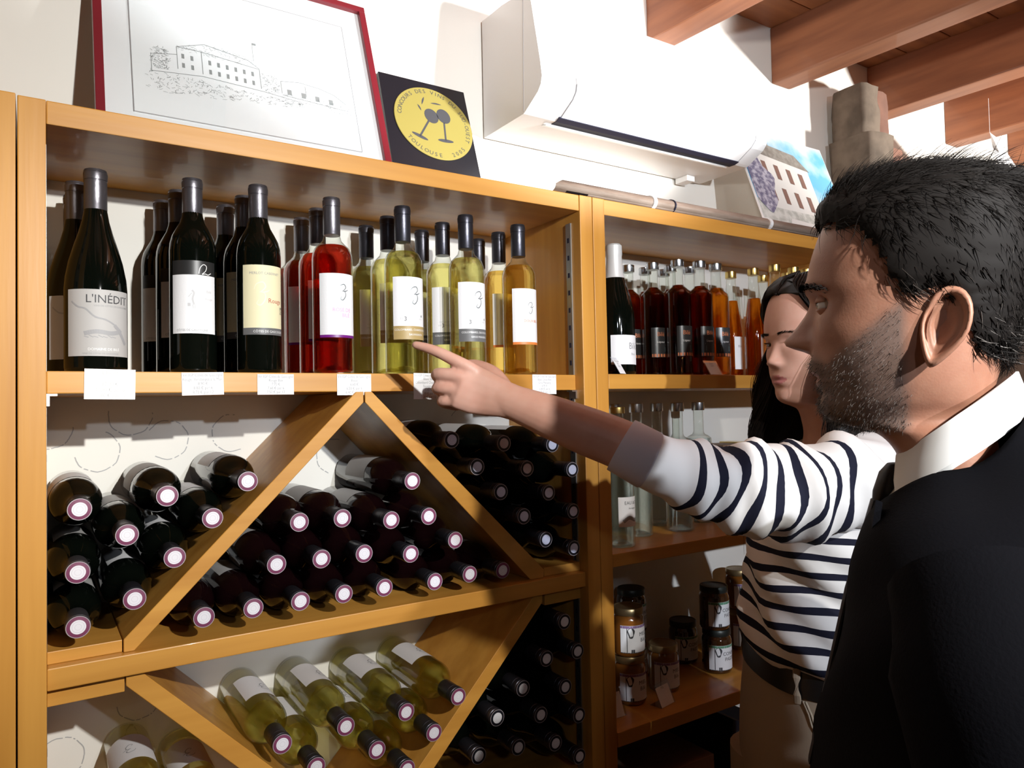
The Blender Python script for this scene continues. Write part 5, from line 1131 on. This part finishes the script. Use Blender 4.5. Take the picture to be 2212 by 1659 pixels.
topc = loft([list(map(tuple, hair_path(t)[:7])) for t in list(np.linspace(0.02, 1.02, 9))], closed=False); topc2 = loft([list(map(tuple, hair_path(-t)[:7])) for t in list(np.linspace(0.02, 1.02, 9))], closed=False)
hs = mk('hair', hd2b(join(sheet, topc, topc2)), HAIRW, wom, smooth=True); sm = hs.modifiers.new('thickness', 'SOLIDIFY'); sm.thickness = 0.006
rts = [(s, a) for s, a in zip(rng.choice([1, -1], 1700), rng.uniform(0.3, PI, 1700))]
def wom_strand(r):
    P = hair_path(r[0] * r[1], rng.normal(0, 1.0), -300 - 110 * rng.random() if r[1] > 1.0 else -240 - 120 * rng.random()); return [tuple(p) for p in smoothpts(P, 2)]
tag(mk('hair_strands', hd2b(strands(rts, 20, wom_strand, 0.0009)), HAIRW, hs), kind='stuff')
# striped top
STR = bpy.data.materials.new('striped_jersey'); STR.use_nodes = True; nt = STR.node_tree; b = nt.nodes['Principled BSDF']; b.inputs['Roughness'].default_value = 0.85; b.inputs['Specular IOR Level'].default_value = 0.2
at_ = nt.nodes.new('ShaderNodeAttribute'); at_.attribute_name = 'stripe'; m1 = nt.nodes.new('ShaderNodeMath'); m1.operation = 'FRACT'; m2 = nt.nodes.new('ShaderNodeMath'); m2.operation = 'LESS_THAN'; m2.inputs[1].default_value = 0.36
m3 = nt.nodes.new('ShaderNodeMath'); m3.operation = 'GREATER_THAN'; m3.inputs[1].default_value = 0.0; m4 = nt.nodes.new('ShaderNodeMath'); m4.operation = 'MULTIPLY'; mx = nt.nodes.new('ShaderNodeMix'); mx.data_type = 'RGBA'
mx.inputs[6].default_value = (0.78, 0.76, 0.74, 1); mx.inputs[7].default_value = (0.010, 0.011, 0.025, 1)
nt.links.new(at_.outputs['Fac'], m1.inputs[0]); nt.links.new(m1.outputs[0], m2.inputs[0]); nt.links.new(at_.outputs['Fac'], m3.inputs[0]); nt.links.new(m2.outputs[0], m4.inputs[0]); nt.links.new(m3.outputs[0], m4.inputs[1]); nt.links.new(m4.outputs[0], mx.inputs[0]); nt.links.new(mx.outputs[2], b.inputs['Base Color'])
def stripe(o, vals):
    a = o.data.attributes.new('stripe', 'FLOAT', 'POINT'); a.data.foreach_set('value', np.asarray(vals, dtype=np.float32))
NS = 48
ST = smoothpts([(14, -72, 62, -178, -160, -140), (26, -84, 95, -190, -172, -158), (40, -98, 150, -205, -192, -185), (72, -105, 172, -245, -240, -240), (112, -98, 172, -310, -310, -310), (132, -80, 160, -380, -380, -380), (136, -70, 152, -440, -440, -440), (146, -68, 158, -490, -490, -490), (154, -68, 164, -522, -522, -522), (148, -62, 158, -538, -538, -538), (138, -58, 150, -545, -545, -545)], 6)
tv, tf = loft([ring(*r, n=NS) for r in ST], caps=False)
sv = []
for p in tv:
    zr = -p[2]; sv.append(max((zr - 0.300) / 0.0275 + 1, 0.7))
tv = [(p[0], p[1], p[2] + ZW) for p in tv]
def folds(p):
    k = max(0, min(1, (ZW - p[2] - 0.22) / 0.2)); d = k * (0.0080 * math.sin(46 * p[2] + 38 * p[1] + 20 * p[0]) + 0.0050 * math.sin(95 * p[2] - 55 * p[0] + 30 * p[1])); z = k * 0.009 * math.sin(24 * p[1] + 17 * p[0] + 12 * p[2]); return (p[0] + d, p[1] + d * 0.8, p[2] + z)
to = mk('striped_top', ([folds(p) for p in tv], tf), STR, wom, smooth=True); stripe(to, sv); sm = to.modifiers.new('thickness', 'SOLIDIFY'); sm.thickness = 0.003
# pointing sleeve
cl = [at(1342, 961, -0.298), at(1390, 988, -0.322), at(1440, 1010, -0.342), at(1500, 1030, -0.362), at(1570, 1047, -0.385), at(1640, 1058, -0.408), at(1710, 1062, -0.428), at(1780, 1052, -0.448), at(1835, 1036, -0.455), at(1868, 1018, -0.445), l2w((-0.03, 0.085, ZW - 0.245))]
rad = [0.0425, 0.0435, 0.0465, 0.0555, 0.0655, 0.0715, 0.0745, 0.0745, 0.070, 0.062, 0.045]
CLs = smoothpts([list(p) + [r] for p, r in zip(cl, rad)], 8); n = 36; secs = []; sv = []; acc = 0; prev = None
for i, row in enumerate(CLs):
    p = row[:3]; r = row[3]
    if prev is not None: acc += np.linalg.norm(p - prev)
    prev = p; t = CLs[min(i + 1, len(CLs) - 1)][:3] - CLs[max(i - 1, 0)][:3]; t /= np.linalg.norm(t); a = np.cross([0, 0, 1], t); a /= np.linalg.norm(a); bb = np.cross(t, a); s = []
    for k in range(n):
        an = 2 * PI * k / n; w = max(0, min(1, (acc - 0.07) / 0.08)); fo = w * (0.006 * math.sin(70 * acc + 3.2 * math.sin(an) + 2 * an) + 0.0035 * math.sin(150 * acc - 3 * an) + 0.004 * math.sin(40 * acc + an * 3))
        s.append(tuple(p + (a * math.cos(an) + bb * math.sin(an)) * (r + fo))); 
        tl = acc + 0.011 * math.sin(an * 1.0 + 0.6 + 6 * acc) + w * 0.004 * math.sin(3 * an + 50 * acc)
        sv.append(min(max((tl - 0.098) / 0.0290 + 1, 0.7), 9.7))
    secs.append(s)
inner = [[tuple(CLs[0][:3] + (np.array(q) - CLs[0][:3]) * 0.94) for q in secs[0]], [tuple(CLs[4][:3] + (np.array(q) - CLs[4][:3]) * 0.93) for q in secs[4]]]
v, f = loft([inner[1], inner[0]] + secs, caps=False); sv = [0.7] * (2 * n) + sv
so_ = mk('sleeve', ([tuple(w2l(p)) for p in v], f), STR, wom, smooth=True); stripe(so_, sv)
cv, cf = loft([[tuple(CLs[i][:3] + (np.array(q) - CLs[i][:3]) * k_) for q in secs[i]] for i, k_ in ((0, 1.0), (0, 1.035), (10, 1.04), (11, 0.975))], caps=False)
mk('turned_cuff', ([tuple(w2l(p)) for p in cv], cf), mat('lilac_white_cuff', (0.66, 0.63, 0.70), 0.85), wom, smooth=True, autos=50)
rs = smoothpts([list(rsh + np.array([0, 0.02, 0.012])) + [0.056], list(rsh * 0.5 + rel * 0.5) + [0.055], list(rel) + [0.05], list(rel * 0.4 + rwr * 0.6) + [0.043]], 6); sv = []; secs = []; acc = 0
for i, row in enumerate(rs):
    p = row[:3]; t = rs[min(i + 1, len(rs) - 1)][:3] - rs[max(i - 1, 0)][:3]; t /= np.linalg.norm(t); a = np.cross([1, 0, 0], t); a /= np.linalg.norm(a); bb = np.cross(t, a)
    if i: acc += np.linalg.norm(p - rs[i - 1][:3])
    secs.append([tuple(p + (a * math.cos(2 * PI * k / 24) + bb * math.sin(2 * PI * k / 24)) * row[3]) for k in range(24)]); sv += [max(acc / 0.029 - 2.5, 0.7)] * 24
so_ = mk('sleeve', loft(secs, caps=False), STR, wom, smooth=True); stripe(so_, sv); so_.modifiers.new('thickness', 'SOLIDIFY').thickness = 0.003
# belt, trousers, shoes
wz_ = -585
hip = loft([[(q[0], q[1], q[2] + ZW) for q in ring(*r, n=40)] for r in smoothpts([(134, -54, 146, -530, -530, -530), (142, -58, 154, -566, -566, -566), (152, -68, 168, -650, -650, -650), (156, -68, 174, -740, -740, -740), (150, -60, 170, -820, -820, -820)], 4)])
tro = mk('trousers', hip, TROUS, wom, smooth=True, autos=60)
for sg in (1, -1):
    lg = loft([[(q[0], q[1] + sg * 0.088, q[2] + ZW) for q in ring(*r, n=28)] for r in smoothpts([(158, -60, 88, -760, -760, -760), (156, -40, 86, -900, -900, -900), (140, -16, 72, -1130, -1130, -1130), (124, -20, 62, -ZW * 1000 + 60, -ZW * 1000 + 60, -ZW * 1000 + 60)], 4)])
    mk('trouser_leg', lg, TROUS, wom, smooth=True, autos=60)
    mk('shoe', loft([[(0.08 + x, sg * 0.09 + w * math.cos(a), max(0.0, h * (0.45 + 0.55 * math.sin(a)))) for a in np.linspace(0, 2 * PI, 17)[:-1]] for x, w, h in ((-0.11, 0.018, 0.05), (-0.10, 0.03, 0.07), (-0.04, 0.034, 0.075), (0.03, 0.037, 0.065), (0.09, 0.04, 0.045), (0.13, 0.033, 0.036), (0.148, 0.015, 0.026))]), BELT, wom, smooth=True, autos=50)
bl = loft([[(0.042 + (q[0] - 0.042) * k, q[1] * k, q[2] + ZW) for q in ring(142, -58, 154, z_, z_, z_, n=40)] for k, z_ in ((1.0, -544), (1.035, -544), (1.04, -556), (1.045, -584), (1.0, -584))], caps=False)
mk('belt', bl, BELT, wom, smooth=True, autos=40)
def on_hip(t, z, k=1.05):
    r = ring(142, -58, 154, z, z, z, n=80); i = int(round(t / (2 * PI) * 80)) % 80; return np.array([0.042 + (r[i][0] - 0.042) * k, r[i][1] * k, z / 1000 + ZW])
for t in (0.75, 2.2, 5.5): mk('belt_loop', tube([on_hip(t, -538, 1.055), on_hip(t, -552, 1.075), on_hip(t, -580, 1.078), on_hip(t, -594, 1.05)], [(0.006, 0.0016)] * 4, 8), TROUS, wom)
def hipz(t, z):
    T = [(-530, 134, -54, 146), (-566, 142, -58, 154), (-650, 152, -68, 168), (-740, 156, -68, 174)]; zs = [a[0] for a in T][::-1]; c = [float(np.interp(z, zs, [a[k] for a in T][::-1])) for k in (1, 2, 3)]
    r = ring(c[0], c[1], c[2], z, z, z, n=160); i = int(round(t / (2 * PI) * 160)) % 160; return (0.042 + (r[i][0] - 0.042) * 1.012, r[i][1] * 1.012, z / 1000 + ZW)
for k_ in (0, 0.05):
    mk('pocket_seam', tube([hipz(a, z) for a, z in zip(np.linspace(0.85 + k_, 1.45, 9), [-588, -606, -622, -635, -646, -655, -662, -667, -671])], [0.0016] * 9, 6), mat('trouser_seam', (0.46, 0.38, 0.28), 0.8), wom)
bpy.context.view_layer.update()
